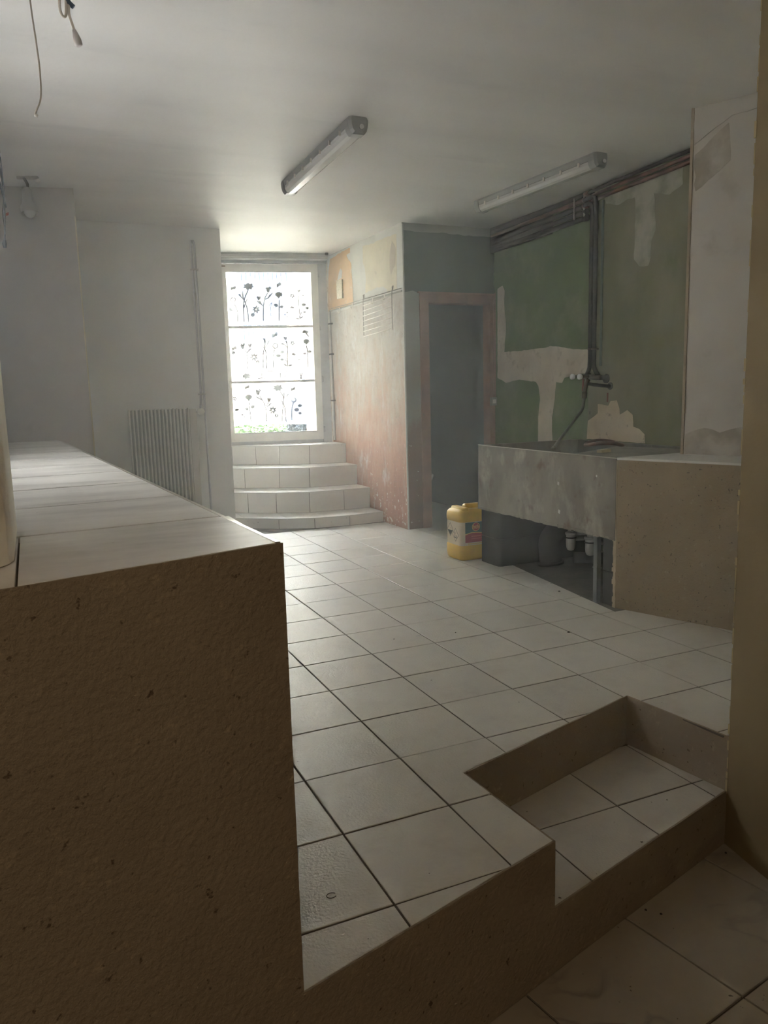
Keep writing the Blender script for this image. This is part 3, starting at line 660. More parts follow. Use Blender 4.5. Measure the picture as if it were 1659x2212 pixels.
# frosted film sheets on the glass and flower decals on them
OX, OY, SC = 470, 560, 5.53
def F(x, y, t=.0205): p = at(OX+x/SC, OY+y/SC, W(0, t, 1), WN); return p
def sheet(pts, name='film', m='film', t=.0205):
    ps = [F(x, y, t) for x, y in pts]; c = MB(); c.add(ps, [tuple(range(len(ps)))]); return c.build(name, M[m], win)
films = []
films += [sheet([(90, 262), (1110, 262), (1128, 778), (120, 782)]), sheet([(150, 1060), (245, 1002), (590, 832), (1132, 832), (1150, 1340), (160, 1340)])]
films += [sheet([(165, 1346), (1150, 1346), (1155, 1432), (170, 1440)]), sheet([(255, 1490), (1160, 1478), (1170, 1965), (205, 1985), (195, 1640)])]
PXM = 1/1175.0
class D2:      # flat decal drawing on the film, in window-crop coordinates
    def __init__(s, t=.0225): s.mb = MB(); s.t = t
    def poly(s, pts): s.y = pts[0][1]; s.mb.add([F(x, y, s.t) for x, y in pts], [tuple(range(len(pts)))]); return s
    def line(s, pts, w=5):
        s.y = pts[0][1]; pts = [Vector(p) for p in pts]
        P = bez([(p[0], p[1], 0) for p in pts], 6); P = [Vector((p[0], p[1])) for p in P]; L = []; R = []
        for i, p in enumerate(P):
            d = (P[min(i+1, len(P)-1)]-P[max(i-1, 0)]).normalized(); n = Vector((-d.y, d.x))*(w*.5+5.0); L.append(p+n); R.append(p-n)
        o = [F(a.x, a.y, s.t) for a in L]+[F(a.x, a.y, s.t) for a in R]; n = len(L)
        s.mb.add(o, [(i, i+1, n+i+1, n+i) for i in range(n-1)]); return s
    def petal(s, x, y, ang, ln, w, n=7):
        ca, sa = math.cos(ang), math.sin(ang); pts = []; w = w+9; ln = ln+5
        for i in range(n+1): t = i/n; pts.append((t*ln, w/2*math.sin(math.pi*t**.8)))
        for i in range(n-1, 0, -1): t = i/n; pts.append((t*ln, -w/2*math.sin(math.pi*t**.8)))
        return s.poly([(x+ca*a-sa*b, y+sa*a+ca*b) for a, b in pts])
    def daisy(s, x, y, r, n=7, a0=.3, w=.32):
        for i in range(n): s.petal(x+math.cos(a0+6.283*i/n)*r*.12, y+math.sin(a0+6.283*i/n)*r*.12, a0+6.283*i/n, r*.9, r*w)
        return s
    def blob(s, x, y, rx, ry, ph=0, am=.18, k=7):
        return s.poly([(x+rx*(1+am*math.sin(k*a+ph))*math.cos(a), y+ry*(1+am*math.sin(k*a+ph))*math.sin(a)) for a in [6.283*i/36 for i in range(36)]])
    def butterfly(s, x, y, r=30, a=.4):
        for da, l in ((-1.0, 1.0), (-.25, .75), (2.1, .9), (2.9, .65)):
            ca, sa = math.cos(a+da), math.sin(a+da)
            s.line([(x, y), (x+ca*r*l*.8-sa*r*.25, y+sa*r*l*.8+ca*r*.25), (x+ca*r*l, y+sa*r*l), (x+ca*r*l*.6+sa*r*.25, y+sa*r*l*.6-ca*r*.25), (x, y)], 4)
        return s.line([(x, y+r*.4), (x, y), (x+6, y-r*.5)], 4)
    def globe(s, x, y, r=36):
        for i in range(14):
            a = 6.283*i/14; s.blob(x+math.cos(a)*r*.8, y+math.sin(a)*r*.8, r*.25, r*.25, am=0)
        for i in range(8):
            a = 6.283*i/8; s.blob(x+math.cos(a)*r*.42, y+math.sin(a)*r*.42, r*.15, r*.15, am=0)
        return s
    def lily(s, x, y, r=45, a=1.57):
        s.petal(x, y+r*.7, a+3.1416, r*1.2, r*.75)
        for da in (-1.05, -.55, .55, 1.05): s.petal(x, y-r*.05, a+3.1416+da, r*.9, r*.28)
        return s
    def peony(s, x, y, r=42):
        for k, rr in ((9, 1.0), (7, .62), (4, .3)):
            for i in range(k):
                a = 6.283*i/k; cx, cy_ = x+math.cos(a)*r*rr*.8, y+math.sin(a)*r*rr*.6
                s.line([(cx-7, cy_+4), (cx-5, cy_-6), (cx+5, cy_-6), (cx+7, cy_+4)], 4)
        s.petal(x, y+r*1.1, -1.57, r*.55, r*.35); return s
    def fern(s, x, y, h=210, w=75):
        s.line([(x, y+h/2), (x, y), (x, y-h/2)], -3)
        for i in range(7):
            t = i/7; yy = y+h*.38-t*h*.8; l = w*(1-t)*.95+10
            for sg in (-1, 1):
                s.line([(x, yy), (x+sg*l, yy-l*.8)], -4)
                for q in (.5, 1.0): s.petal(x+sg*l*q, yy-l*.8*q, -1.57+sg*.1, 13, 1)
        return s
    def done(s, name='flower_decal', m='decal', label=None):
        o = s.mb.build(name, M[m], films[0 if s.y < 800 else 1 if s.y < 1343 else 2 if s.y < 1460 else 3])
        if label: o['label'] = label
        return o
# top pane
D2().butterfly(185, 345, 34).done('butterfly_decal'); D2().butterfly(728, 305, 30, .1).done('butterfly_decal')
D2().globe(185, 485).line([(195, 520), (235, 620), (242, 752)]).done()
D2().blob(165, 600, 30, 20, am=.05).line([(148, 550), (150, 640), (152, 750)], 4).done(m='decal_pale')
D2().blob(370, 325, 58, 38, 1).line([(370, 360), (330, 450), (308, 560), (318, 752)]).line([(302, 380), (306, 450), (355, 600), (370, 752)]).line([(250, 418), (300, 470), (330, 510)], 4).petal(250, 418, .6, 30, 20).line([(352, 475), (330, 530), (318, 580)], 4).done()
D2().lily(605, 365, 48).line([(600, 400), (560, 480), (548, 600), (548, 740)]).line([(560, 480), (610, 460), (655, 400)]).petal(600, 465, -.85, 85, 16).lily(492, 470, 36).line([(500, 495), (540, 560)]).petal(530, 548, -2.4, 90, 14).done()
D2().daisy(460, 600, 48).done(); D2().daisy(420, 665, 27, 8).done()
D2().fern(635, 600, 200, 75).done('fern_decal', 'decal_pale')
D2().peony(730, 425).line([(738, 480), (735, 600), (737, 740)]).petal(728, 560, 3.5, 60, 34).petal(740, 575, -.25, 50, 28).done()
D2().daisy(893, 437, 30, 5, .2, .5).lily(970, 382, 26).blob(1022, 433, 12, 9).line([(968, 420), (972, 560), (978, 660)], 5).line([(980, 670), (983, 720)], 7).petal(980, 715, 3.35, 58, 16).petal(985, 712, -.75, 56, 16).line([(1003, 630), (985, 670)], 5).done()
for x, y, rx, ry in ((1028, 543, 28, 19), (1070, 583, 24, 17), (1040, 631, 18, 13), (833, 637, 17, 12), (806, 661, 12, 9), (830, 686, 12, 9)): D2().blob(x, y, rx, ry, am=.05).done('leaf_decal', 'decal_pale')
D2().butterfly(890, 575, 22, 1.).done('butterfly_decal', 'decal_pale')
# middle pane
D2().butterfly(680, 905, 38, .2).done('butterfly_decal'); D2().butterfly(1047, 868, 36, .9).line([(1050, 880), (1095, 930)], 4).done('butterfly_decal'); D2().butterfly(195, 1065, 34, .1).done('butterfly_decal')
D2().line([(545, 940), (565, 1010), (550, 1110), (542, 1308)]).line([(525, 1030), (575, 1100), (590, 1308)]).line([(565, 945), (570, 1000), (560, 1060), (540, 1140)], 4).line([(615, 975), (570, 1060)], 4).blob(618, 972, 10, 7).done()
D2().globe(690, 1035).line([(683, 1072), (665, 1150), (665, 1305)]).done()
D2().lily(385, 1035, 36).lily(310, 1040, 50, 1.2).line([(320, 1070), (350, 1130), (362, 1310)]).line([(350, 1130), (380, 1065)]).petal(360, 1110, -.8, 80, 13).done()
D2().daisy(435, 1168, 52).done(); D2().daisy(480, 1227, 26, 8).done()
D2().fern(265, 1185, 220, 80).done('fern_decal', 'decal_pale'); D2().blob(187, 1117, 24, 20, am=.05).done('leaf_decal')
D2().daisy(895, 1003, 32, 5, .2, .5).lily(810, 948, 30).petal(765, 1000, 1.0, 26, 22).line([(765, 1000), (810, 1030), (835, 1060)], 4).line([(818, 975), (838, 1050), (835, 1150), (838, 1285)], 7).petal(835, 1280, 3.75, 66, 18).petal(842, 1275, -.25, 54, 20).line([(806, 1195), (830, 1230)], 6).done()
for x, y, rx, ry in ((770, 1108, 32, 21), (726, 1153, 32, 20), (770, 1198, 22, 18)): D2().blob(x, y, rx, ry, am=.05).done('leaf_decal')
for x, y, rx, ry in ((977, 1200, 17, 12), (1003, 1222, 13, 9), (985, 1247, 11, 8), (1040, 1126, 22, 14), (1100, 1104, 24, 17)): D2().blob(x, y, rx, ry, am=.05).done('leaf_decal', 'decal_pale')
D2().peony(1060, 985, 34).line([(1062, 1030), (1075, 1120), (1080, 1295)], 4).done(m='decal_pale'); D2().butterfly(910, 1135, 22, 1.).done('butterfly_decal', 'decal_pale')
D2().blob(345, 1395, 52, 32, 2).line([(340, 1425), (330, 1438)], 5).done(); D2().line([(980, 1345), (1005, 1430)], 5).line([(1015, 1345), (990, 1430)], 5).line([(748, 1355), (752, 1400), (740, 1425)], 5).blob(803, 1395, 12, 8).line([(480, 1425), (540, 1420), (600, 1435)], 5).line([(525, 1350), (530, 1400)], 4).done()
D2().line([(390, 1334), (650, 1338), (870, 1338)], 4).done('film_seam', 'decal_pale')
# bottom pane
D2().butterfly(350, 1530, 30, .3).done('butterfly_decal'); D2().butterfly(900, 1552, 32, .2).done('butterfly_decal'); D2().butterfly(230, 1798, 22, .8).done('butterfly_decal', 'decal_pale')
D2().peony(372, 1652, 42).line([(378, 1705), (385, 1800), (402, 1945)]).petal(375, 1800, 3.55, 52, 32).petal(396, 1775, -.5, 54, 38).done()
D2().fern(480, 1832, 210, 75).done('fern_decal', 'decal_pale')
D2().lily(487, 1590, 52, 1.4).line([(500, 1625), (550, 1710), (580, 1800), (588, 1940)]).petal(548, 1690, -2.65, 125, 14).lily(615, 1682, 38).line([(610, 1700), (585, 1760)]).petal(590, 1765, -.75, 85, 13).done()
D2().daisy(660, 1802, 50).done(); D2().daisy(706, 1866, 28, 8).done()
D2().blob(720, 1535, 54, 40, 1).line([(740, 1575), (785, 1640), (785, 1720), (768, 1942)]).line([(752, 1672), (800, 1760), (818, 1942)]).line([(790, 1585), (795, 1650), (770, 1740)], 4).line([(852, 1605), (820, 1650)], 4).petal(858, 1602, 2.5, 36, 16).done()
D2().globe(910, 1682, 34).line([(905, 1716), (888, 1790), (888, 1925)]).done()
for x, y, rx, ry in ((985, 1748, 28, 18), (945, 1797, 30, 22), (985, 1838, 20, 16)): D2().blob(x, y, rx, ry, am=.05).done('leaf_decal')
D2().daisy(208, 1666, 28, 5, .1, .4).done(); 
for x, y, rx, ry in ((295, 1860, 17, 12), (320, 1880, 13, 9), (300, 1902, 12, 9)): D2().blob(x, y, rx, ry, am=.05).done('leaf_decal')
M['decal_white'] = film_mat('white_flower_decal', .3, (1, 1, 1, 1), (.8, .8, .8, 1))
D2().line([(1052, 1580), (1045, 1700), (1048, 1920)], 9).petal(1045, 1925, 3.7, 66, 22).petal(1050, 1915, -.15, 60, 20).petal(1045, 1870, 3.9, 55, 12).line([(1070, 1630), (1105, 1780)], 7).line([(1085, 1780), (1140, 1800)], 6).done(m='decal_white', label='white flower decal')

# track across the head of the opening
trk = tag(MB().prism([tuple(W(s, t, 0))[:2] for s, t in ((-1.5, .10), (-.005, .10), (-.005, .22), (-1.5, .22))], 2.555, 2.609).build('trim_1', M['beam']), 'grey steel track under the ceiling above the glazed door', 'track', kind='structure')
for z in (2.566, 2.584): wbm = MB(); wbox(wbm, -1.5, -.004, .216, .226, z, z+.007); wbm.build('lip', M['window_grey'], trk)
MB().tube([W(-.03, .24, 2.60), W(-.0, .24, 2.60)], .014, 10).build('end_wheel', M['pipe_dark'], trk)
tr2 = MB(); wbox(tr2, -1.5, -.0, .05, .10, 2.53, 2.60)
tag(tr2.build('trim_2', M['recess_shadow']), 'dark strip coloured as recess shadow above the glazed door', 'shadow strip', kind='structure')

# ================================================================== THINGS
# ---- tiled counter
cd = Vector((math.cos(math.radians(92.95)), math.sin(math.radians(92.95))))
Ac = Vector(A); Bc = Ac+cd*4.36
ctr = thing('counter', (-.2, -.6, 0), 'long tiled masonry counter with a brown rendered front', 'counter', kind='structure')
ctr['kind'] = 'thing'
MB().prism([tuple(Ac), tuple(Bc), (-.75, 3.72), (-.75, -1.058)], ZL-.02, .928).build('body', M['render'], ctr)
wall('wall_knee', [(-.75, -1.058), (-.75, -.5), (-2.6, -.9), (-2.6, AL[1]-.16), tuple(AL)], ZL-.02, .928, M['render'])
TOPZ = .944
lip_strip(AL, A, TOPZ-.001, M['render'], ctr, .005, 1, .016)
# top tiles in rows across the counter
rows = [-.84, -.462, -.012, .44, .89, 1.34, 1.79, 2.24, 2.69, 3.14, 3.62]
skew = math.tan(math.radians(4.2))
def cx_at(y): return Ac.x+(y-Ac.y)*cd.x/cd.y
for i, (y0, y1) in enumerate(zip(rows[:-1], rows[1:])):
    g = .0048 if i == 0 else .0075; xr = cx_at(y0)-.014
    fy = lambda x, y: y+(x-.05)*skew
    if i == 0:
        front = lambda x: Ac.y+(x-Ac.x)*sd.y/sd.x
        for xa, xb in ((-.398, xr), (-.748, -.402)):
            poly = [(xa, front(xa)+.006), (xb, front(xb)+.006), (xb, fy(xb, y1)-g), (xa, fy(xa, y1)-g)]
            tile_piece([poly], TOPZ, .014, M['counter_tile'], ctr, bev=.0008)
    else:
        for xa, xb in ((-.75, xr),):
            poly = [(xa, fy(xa, y0)+g), (xb, fy(xb, y0)+g), (cx_at(y1)-.014, fy(xb, y1)-g), (xa, fy(xa, y1)-g)]
            tile_piece([poly], TOPZ, .014, M['counter_tile'], ctr, bev=.0008)
MB().prism([tuple(Ac+Vector((-.013, .004))), tuple(Ac+Vector((-.004, .004))), tuple(Bc+Vector((-.004, 0))), tuple(Bc+Vector((-.013, 0)))], .926, TOPZ+.0005).build('edge_trim', M['metal_trim'], ctr)
MB().prism([tuple(Ac+Vector((-.30, -.07))), tuple(Ac+Vector((.0, .006))), tuple(Bc+Vector((-.006, 0))), tuple(Bc+Vector((-.6, 0)))], .926, TOPZ-.008).build('grout', M['grout'], ctr)

# ---- concrete sink
sx0, sx1, sy0, sy1, sz0, sz1 = 2.492, 3.372, 1.062, 2.488, .384, .828
sk = thing('concrete_sink', (2.9, 1.8, 0), 'big stained grey concrete sink on dark block piers', 'sink')
w_ = .035
MB().box((sx0, sy0, sz0), (sx0+w_, sy1, sz1)).build('front_slab', M['concrete'], sk)
MB().box((sx0+w_, sy1-w_, sz0), (sx1, sy1, sz1)).build('end_slab', M['concrete'], sk)
MB().box((sx0+w_, sy0, sz0), (sx1, sy0+w_, sz1-.01)).build('end_slab', M['concrete'], sk)
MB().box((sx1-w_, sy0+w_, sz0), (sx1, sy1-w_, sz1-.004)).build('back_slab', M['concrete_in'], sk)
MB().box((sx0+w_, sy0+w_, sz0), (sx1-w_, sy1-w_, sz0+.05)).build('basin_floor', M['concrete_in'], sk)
# draining slab sloping to the basin
MB().add([(sx0+w_, sy0+w_, .815), (sx1-w_, sy0+w_, .822), (sx1-w_, 2.02, .800), (sx0+w_, 1.72, .785), (sx0+w_, sy0+w_, .77), (sx1-w_, sy0+w_, .77), (sx1-w_, 2.02, .745), (sx0+w_, 1.72, .735)],
         [(0, 1, 2, 3), (7, 6, 5, 4), (0, 4, 5, 1), (1, 5, 6, 2), (2, 6, 7, 3), (3, 7, 4, 0)]).build('draining_slab', M['drain'], sk)
MB().box((sx0-.001, sy0-.001, sz1-.001), (sx0+.010, sy1+.001, sz1+.003)).build('rim_strip', M['metal_trim'], sk)
MB().box((sx0-.002, sy1-.006, sz0), (sx0+.004, sy1+.002, sz1)).build('corner_strip', M['galv'], sk)
# uneven lower lip of cement
lip = MB(); yy = sy0
while yy < sy1-.03:
    d = random.uniform(.02, .06); h = random.uniform(.002, .010)
    lip.box((sx0-random.uniform(.001, .004), yy, sz0-h), (sx0+w_, min(yy+d, sy1), sz0+.012)); yy += d
lip.build('cement_lip', M['concrete'], sk)
for (x, y, z, s) in ((sx0-.001, 1.565, .645, .007), (sx0-.001, 1.555, .475, .008), (sx0-.001, 1.22, .72, .004)):
    MB().obox((x, y, z), (.0016, 0, 0), (0, s, s*.3), (0, -s*.2, s*1.3)).build('plaster_splash', M['plaster_white'], sk)
# support piers of two blocks each
pr = thing('block_pier', (2.8, 2.34, 0), 'dark block pier under the left end of the concrete sink', 'pier', 'sink piers')
for z0, z1 in ((0, .188), (.194, .382)):
    r = .03; x, y0, y1 = 2.497, 2.228, 2.452
    pts = [(3.35, y0), (3.35, y1), (x, y1)]+[(x+r-r*math.cos(a), y0+r-r*math.sin(a)) for a in [math.pi/2*i/4 for i in range(5)]]
    MB().prism(pts, z0, z1).build('block', M['pier'], pr)
p2 = thing('block_pier', (2.9, 1.12, 0), 'dark block pier against the brown ledge beside the steel post', 'pier', 'sink piers')
for z0, z1 in ((0, .188), (.194, .382)): MB().box((2.505, 1.066, z0), (3.35, 1.17, z1)).build('block', M['pier'], p2)
ps = thing('steel_post', (2.485, 1.19, 0), 'grey steel angle post under the right end of the sink', 'post')
MB().box((2.474, 1.182, 0), (2.478, 1.215, .380)).box((2.474, 1.182, 0), (2.500, 1.186, .380)).build('post', M['galv'], ps)
MB().box((2.470, 1.178, .198), (2.503, 1.218, .206)).build('band', M['galv'], ps)
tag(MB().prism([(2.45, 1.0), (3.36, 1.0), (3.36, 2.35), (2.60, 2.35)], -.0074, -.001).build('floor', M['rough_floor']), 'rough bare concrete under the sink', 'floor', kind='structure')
# wastes under the sink
def trap(x, y, label):
    t = thing('waste_trap', (x, y, .14), label, 'waste trap', 'waste traps under the sink')
    MB().tube([(x, y, .384), (x, y, .30)], .020, 14).build('tailpiece', M['pvc'], t)
    MB().tube([(x, y, .285), (x, y, .298), (x, y, .302)], [.036, .036, .030], 16).build('collar', M['pvc'], t)
    MB().tube([(x, y, .285), (x, y, .225), (x, y, .20), (x, y, .185), (x, y, .18)], [.031, .031, .028, .020, .008], 16).build('cup', M['pvc'], t)
    MB().tube([(x, y, .262), (x, y, .270)], .035, 16).build('ring', M['pipe_dark'], t)
    MB().tube([(x, y, .26), (x+.10, y+.02, .25), (x+.4, y+.05, .22)], .018, 10).build('outlet_pipe', M['pvc'], t)
trap(2.72, 1.735, 'grey plastic waste trap under the sink, nearer the dark pier'); trap(2.72, 1.545, 'grey plastic waste trap under the sink, beside the steel post')
bx = thing('junction_box', (3.05, 1.9, .1), 'off-white box on the wall under the sink behind the traps', 'box')
MB().box((2.98, 1.83, .19), (3.10, 2.08, .36)).build('case', M['white_box'], bx); MB().box((2.975, 1.835, .195), (2.98, 2.075, .355)).build('lid', M['white_box'], bx)
sl = bez([(3.10, 2.15, .30), (2.95, 2.12, .27), (2.83, 2.10, .18), (2.80, 2.06, .08), (2.80, 2.05, .02)], 6)
pp = thing('drain_elbow', (2.8, 2.06, 0), 'wide dark drain elbow on the floor under the sink', 'drain pipe')
MB().tube(sl, .075, 18).build('pipe', M['pier'], pp); MB().tube([sl[-3], sl[-1]], .088, 18).build('socket', M['pier'], pp)
MB().tube([(2.95, 2.0, .06), (3.2, 1.85, .05)], .04, 12).build('branch', M['pier'], pp)
# ---- brown rendered ledge block with tiled top
e = Vector((math.cos(math.radians(-69.5)), math.sin(math.radians(-69.5))))
b0 = Vector((2.497, 1.060)); b1 = b0+e*1.0
blk = thing('ledge_block', (2.9, .7, 0), 'brown speckled masonry ledge between the sink and the ochre wall', 'ledge')
MB().prism([tuple(b0), tuple(b1), (3.322, .12), (3.370, 1.056)], 0, .820).build('body', M['render_block'], blk)
nrm = Vector((e.y, -e.x))
if nrm.x > 0: nrm = -nrm
tile_piece([[tuple(b0+nrm*.004), tuple(b1+nrm*.004), (3.30, .125), (3.33, 1.056)]], .834, .013, M['tile_white'], blk, 'top_tile')
# ragged broken corner of render
rg = MB(); z = 0
while z < .80:
    h = random.uniform(.01, .035); r = random.uniform(.002, .010)*(1.6 if z < .4 else .7)
    c = b0+nrm*.001; rg.obox((c.x+.004, c.y+r*.6, z+h/2), (.006, 0, 0), (0, r, 0), (0, 0, h/2)); z += h
rg.build('broken_edge', mat('pale_broken_render', (.46, .38, .27, 1), .9, bump=.5), blk)
# ---- boxed panel over the ledge
pe = Vector((math.cos(math.radians(-66)), math.sin(math.radians(-66)))); p0 = Vector((2.876, .986)); p1 = p0+pe*.75
pan = thing('boxed_panel', (3.1, .7, .834), 'tall whitewashed boxed-in panel on the ledge', 'panel')
MB().prism([tuple(p0), tuple(p1), (3.325, .26), (3.362, .986)], .834, 2.609).build('board', M['panel'], pan)
pn = Vector((pe.y, -pe.x)); pn = -pn if pn.x > 0 else pn
pq = lambda s, z: Vector((*(p0+pe*s), z))
pn3 = Vector((pn.x, pn.y, 0))
MB().obox(pq(.006, 1.722)+pn3*.004, Vector((*pe, 0))*.007, pn3*.005, (0, 0, .887)).build('wood_strip', M['wood'], pan)
coat(pan, 'damp_stain', [pq(.02, 2.38), pq(.10, 2.44), pq(.185, 2.50), pq(.195, 2.40), pq(.20, 2.32), pq(.15, 2.28), pq(.09, 2.24), pq(.03, 2.20)], .001, M['panel_dirty'], pn3, .006)
coat(pan, 'damp_stain', [pq(.015, .836), pq(.74, .836), pq(.74, .97), pq(.3, .985), pq(.2, .955), pq(.12, .98), pq(.015, .94)], .001, M['panel_dirty'], pn3, .006)
coat(pan, 'plaster_band', [pq(.015, 2.43), pq(.12, 2.49), pq(.2, 2.53), pq(.74, 2.56), pq(.74, 2.605), pq(.015, 2.605)], .004, M['panel'], pn3, .004)

# ---- ceiling battens
def batten(name):
    t = thing(name, (0, 0, 0), 'x', 'lamp', 'fluorescent ceiling battens')
    Lh = .66
    def ext(prof, y0, y1, nm, m, smooth=False):
        n = len(prof); mb = MB(); mb.add([(x, y0, z) for x, z in prof]+[(x, y1, z) for x, z in prof],
               [tuple(range(n)), tuple(range(n, 2*n))[::-1]]+[(i, (i+1) % n, n+(i+1) % n, n+i) for i in range(n)], smooth)
        o = mb.build(nm, m); o.parent = t; return o
    ext([(-.050, 0), (.050, 0), (.053, -.012), (.047, -.038), (-.047, -.038), (-.053, -.012)], -Lh+.02, Lh-.02, 'housing', M['lamp_body'])
    ext([(-.046, -.040), (.046, -.040), (.045, -.058), (.036, -.075), (.018, -.084), (-.018, -.084), (-.036, -.075), (-.045, -.058)], -Lh+.06, Lh-.06, 'diffuser', M['diffuser'])
    for sg in (-1, 1):
        mb = MB(); prof = [(-.050, 0), (.050, 0), (.056, -.015), (.053, -.045), (.047, -.066), (.032, -.084), (-.032, -.084), (-.047, -.066), (-.053, -.045), (-.056, -.015)]
        n = len(prof); y = [Lh-.065, Lh-.012, Lh]; vs = []
        for q, sclf in zip(y, (1, 1, .72)): vs += [(x*sclf, sg*q, zz*(.5+.5*sclf)) for x, zz in prof]
        mb.add(vs, [(k*n+i, k*n+(i+1) % n, (k+1)*n+(i+1) % n, (k+1)*n+i) for k in (0, 1) for i in range(n)]+[tuple(range(n)), tuple(range(2*n, 3*n))])
        o = mb.build('end_cap', M['lamp_body']); o.parent = t
        o2 = MB().tube([(0.012, sg*(Lh-.002), -.050), (0.012, sg*(Lh+.012), -.050)], .012, 10).build('cable_gland', M['chrome']); o2.parent = t
    o = MB().tube([(0, -Lh+.08, -.060), (0, Lh-.08, -.060)], .013, 12).build('tube', M['tube']); o.parent = t
    for k in range(7):
        for sg in (-1, 1):
            yk = -.51+k*.17; c = MB().obox((sg*.051, yk, -.042), (.004, 0, 0), (0, .007, 0), (0, 0, .012)).build('clip', M['metal_trim']); c.parent = t
    return t
L1 = batten('ceiling_batten'); L1.location = (1.325, 2.33, H-.001); L1.rotation_euler = (0, 0, math.radians(-1.8))
L1['label'] = 'grey fluorescent batten in the middle of the ceiling'
def dup(t):
    r = t.copy(); COL.objects.link(r)
    for ch in t.children: c = ch.copy(); COL.objects.link(c); c.parent = r
    return r
L2 = dup(L1); L2.location = (2.895, 2.40, H-.001); L2.rotation_euler = (0, 0, math.radians(2.6)); L2['label'] = 'grey fluorescent batten near the green wall'

# ---- pipes along the top of the green wall
def rwp(y, off_, z): x = right_x(y)-off_; return (x, y, z)
pgrp = 'pipes under the ceiling along the green wall'
for i, (z, o_, r, m, lab) in enumerate(((2.578, .03, .016, 'pipe_dark', 'dark pipe, topmost of the five left of the black downpipes'), (2.540, .035, .014, 'copper', 'brown copper pipe, second from the top left of the downpipes'), (2.500, .030, .018, 'pipe_dark', 'dark pipe, middle one of the five left of the downpipes'), (2.458, .030, .016, 'pipe_dark', 'dark pipe, fourth from the top left of the downpipes'), (2.418, .024, .018, 'pipe_dark', 'dark pipe, lowest of the five left of the downpipes'))):
    t = thing('wall_pipe', rwp(3.1, o_, z), lab, 'pipe', pgrp)
    y1 = 2.50 if i else 2.44
    MB().tube([rwp(3.86, o_, z), rwp(y1, o_, z)], r, 10).build('run', M[m], t)
    MB().tube([rwp(y1+.02, o_, z), rwp(y1-.012, o_, z)], r*1.35, 10).build('end_fitting', M['copper'] if i in (1, 2) else M['pipe_dark'], t)
for i, (z, o_, r, m, lab) in enumerate(((2.585, .05, .011, 'pipe_dark', 'thin dark pipe nearest the ceiling right of the downpipes'), (2.562, .028, .012, 'copper', 'thin copper pipe, middle of three right of the downpipes'), (2.530, .022, .013, 'copper', 'thin copper pipe, lowest of three right of the downpipes'))):
    t = thing('wall_pipe', rwp(1.7, o_, z), lab, 'pipe', pgrp)
    MB().tube([rwp(2.47, o_, z-.012), rwp(2.2, o_, z-.005), rwp(1.0, o_, z+.0)], r, 10).build('run', M[m], t)
    MB().tube([rwp(2.49, o_, z-.012), rwp(2.44, o_, z-.011)], r*1.4, 10).build('fitting', M['copper'], t)
MB_b = MB().box((right_x(3.2)-.012, 2.52, 2.395), (right_x(3.2)-.002, 3.87, 2.609)).build('backing_board', M['pipe_dark'])
tag(MB_b, 'dark painted board behind the pipes on the green wall', 'board')
for y in (2.50, 2.62):
    tag(MB().obox(rwp(y, .045, 2.50), (.004, 0, 0), (0, .006, 0), (0, 0, .075)).build('pipe_bracket', M['rail']), 'metal bracket across the pipes, %s' % ('nearest the downpipes' if y < 2.55 else 'further from the downpipes'), 'bracket', 'pipe brackets')
# twin black downpipes
for k, (dy, lab) in enumerate(((0.012, 'black downpipe to the tap, the one nearer the doorway'), (-.034, 'black downpipe to the tap, the one nearer the white panel'))):
    y = 2.395+dy; t = thing('downpipe', rwp(y, .03, 1.30), lab, 'pipe', 'twin black downpipes')
    top = [rwp(2.50, .045, 2.50+.035*k), rwp(y+.05, .045, 2.505+.035*k), rwp(y+.012, .045, 2.49+.035*k), rwp(y, .045, 2.45+.03*k), rwp(y, .045, 2.30), rwp(y, .045, 1.40)]
    if k == 0: top += [rwp(y+.004, .045, 1.35), rwp(2.43, .045, 1.315), rwp(2.445, .05, 1.29)]
    else: top += [rwp(y-.004, .045, 1.35), rwp(2.335, .045, 1.315), rwp(2.30, .05, 1.29)]
    MB().tube(top, .0155, 12).build('pipe', M['pipe_dark'], t)
    MB().tube([rwp(y, .045, 1.475), rwp(y, .045, 1.488)], .0185, 12).build('sleeve', M['brass'], t)
    MB().obox(rwp(y, .02, 1.48), (.022, 0, 0), (0, .004, 0), (0, 0, .004)).build('bracket', M['brass'], t)
t = thing('riser_duct', rwp(2.30, .01, 1.4), 'slim dark pipe running close behind the black downpipes', 'pipe')
MB().tube([rwp(2.325, .012, 2.50), rwp(2.325, .012, 1.36)], .009, 10).build('pipe', M['green_dark'], t)
# ---- tap
tp = thing('mixer_tap', rwp(2.4, .0, 1.25), 'old wall mixer tap with two white handles and a hose', 'tap')
MB().tube([rwp(2.47, .055, 1.285), rwp(2.26, .055, 1.275)], .019, 12).build('body', M['brass'], tp)
MB().tube([rwp(2.26, .004, 1.268), rwp(2.26, .010, 1.268), rwp(2.26, .014, 1.27), rwp(2.26, .06, 1.275)], [.034, .034, .018, .016], 16).build('wall_flange', M['pipe_dark'], tp)
MB().tube([rwp(2.47, .004, 1.288), rwp(2.47, .010, 1.288), rwp(2.47, .014, 1.288), rwp(2.47, .06, 1.285)], [.030, .030, .018, .016], 16).build('wall_flange', M['pipe_dark'], tp)
for (y, zz, ln) in ((2.475, 1.285, .085), (2.385, 1.283, .085)):
    spn = MB().tube([rwp(y, .055, zz), rwp(y+.01, .055+ln, zz+.002)], .010, 10).build('spindle', M['brass'], tp)
    c = Vector(rwp(y+.012, .055+ln, zz+.002)); d = Vector((-1, .08, 0))
    MB().tube([c-d*.016, c-d*.010, c+d*.006, c+d*.014, c+d*.016], [.010, .019, .022, .019, .009], 16).build('handle', M['porcelain'], spn)
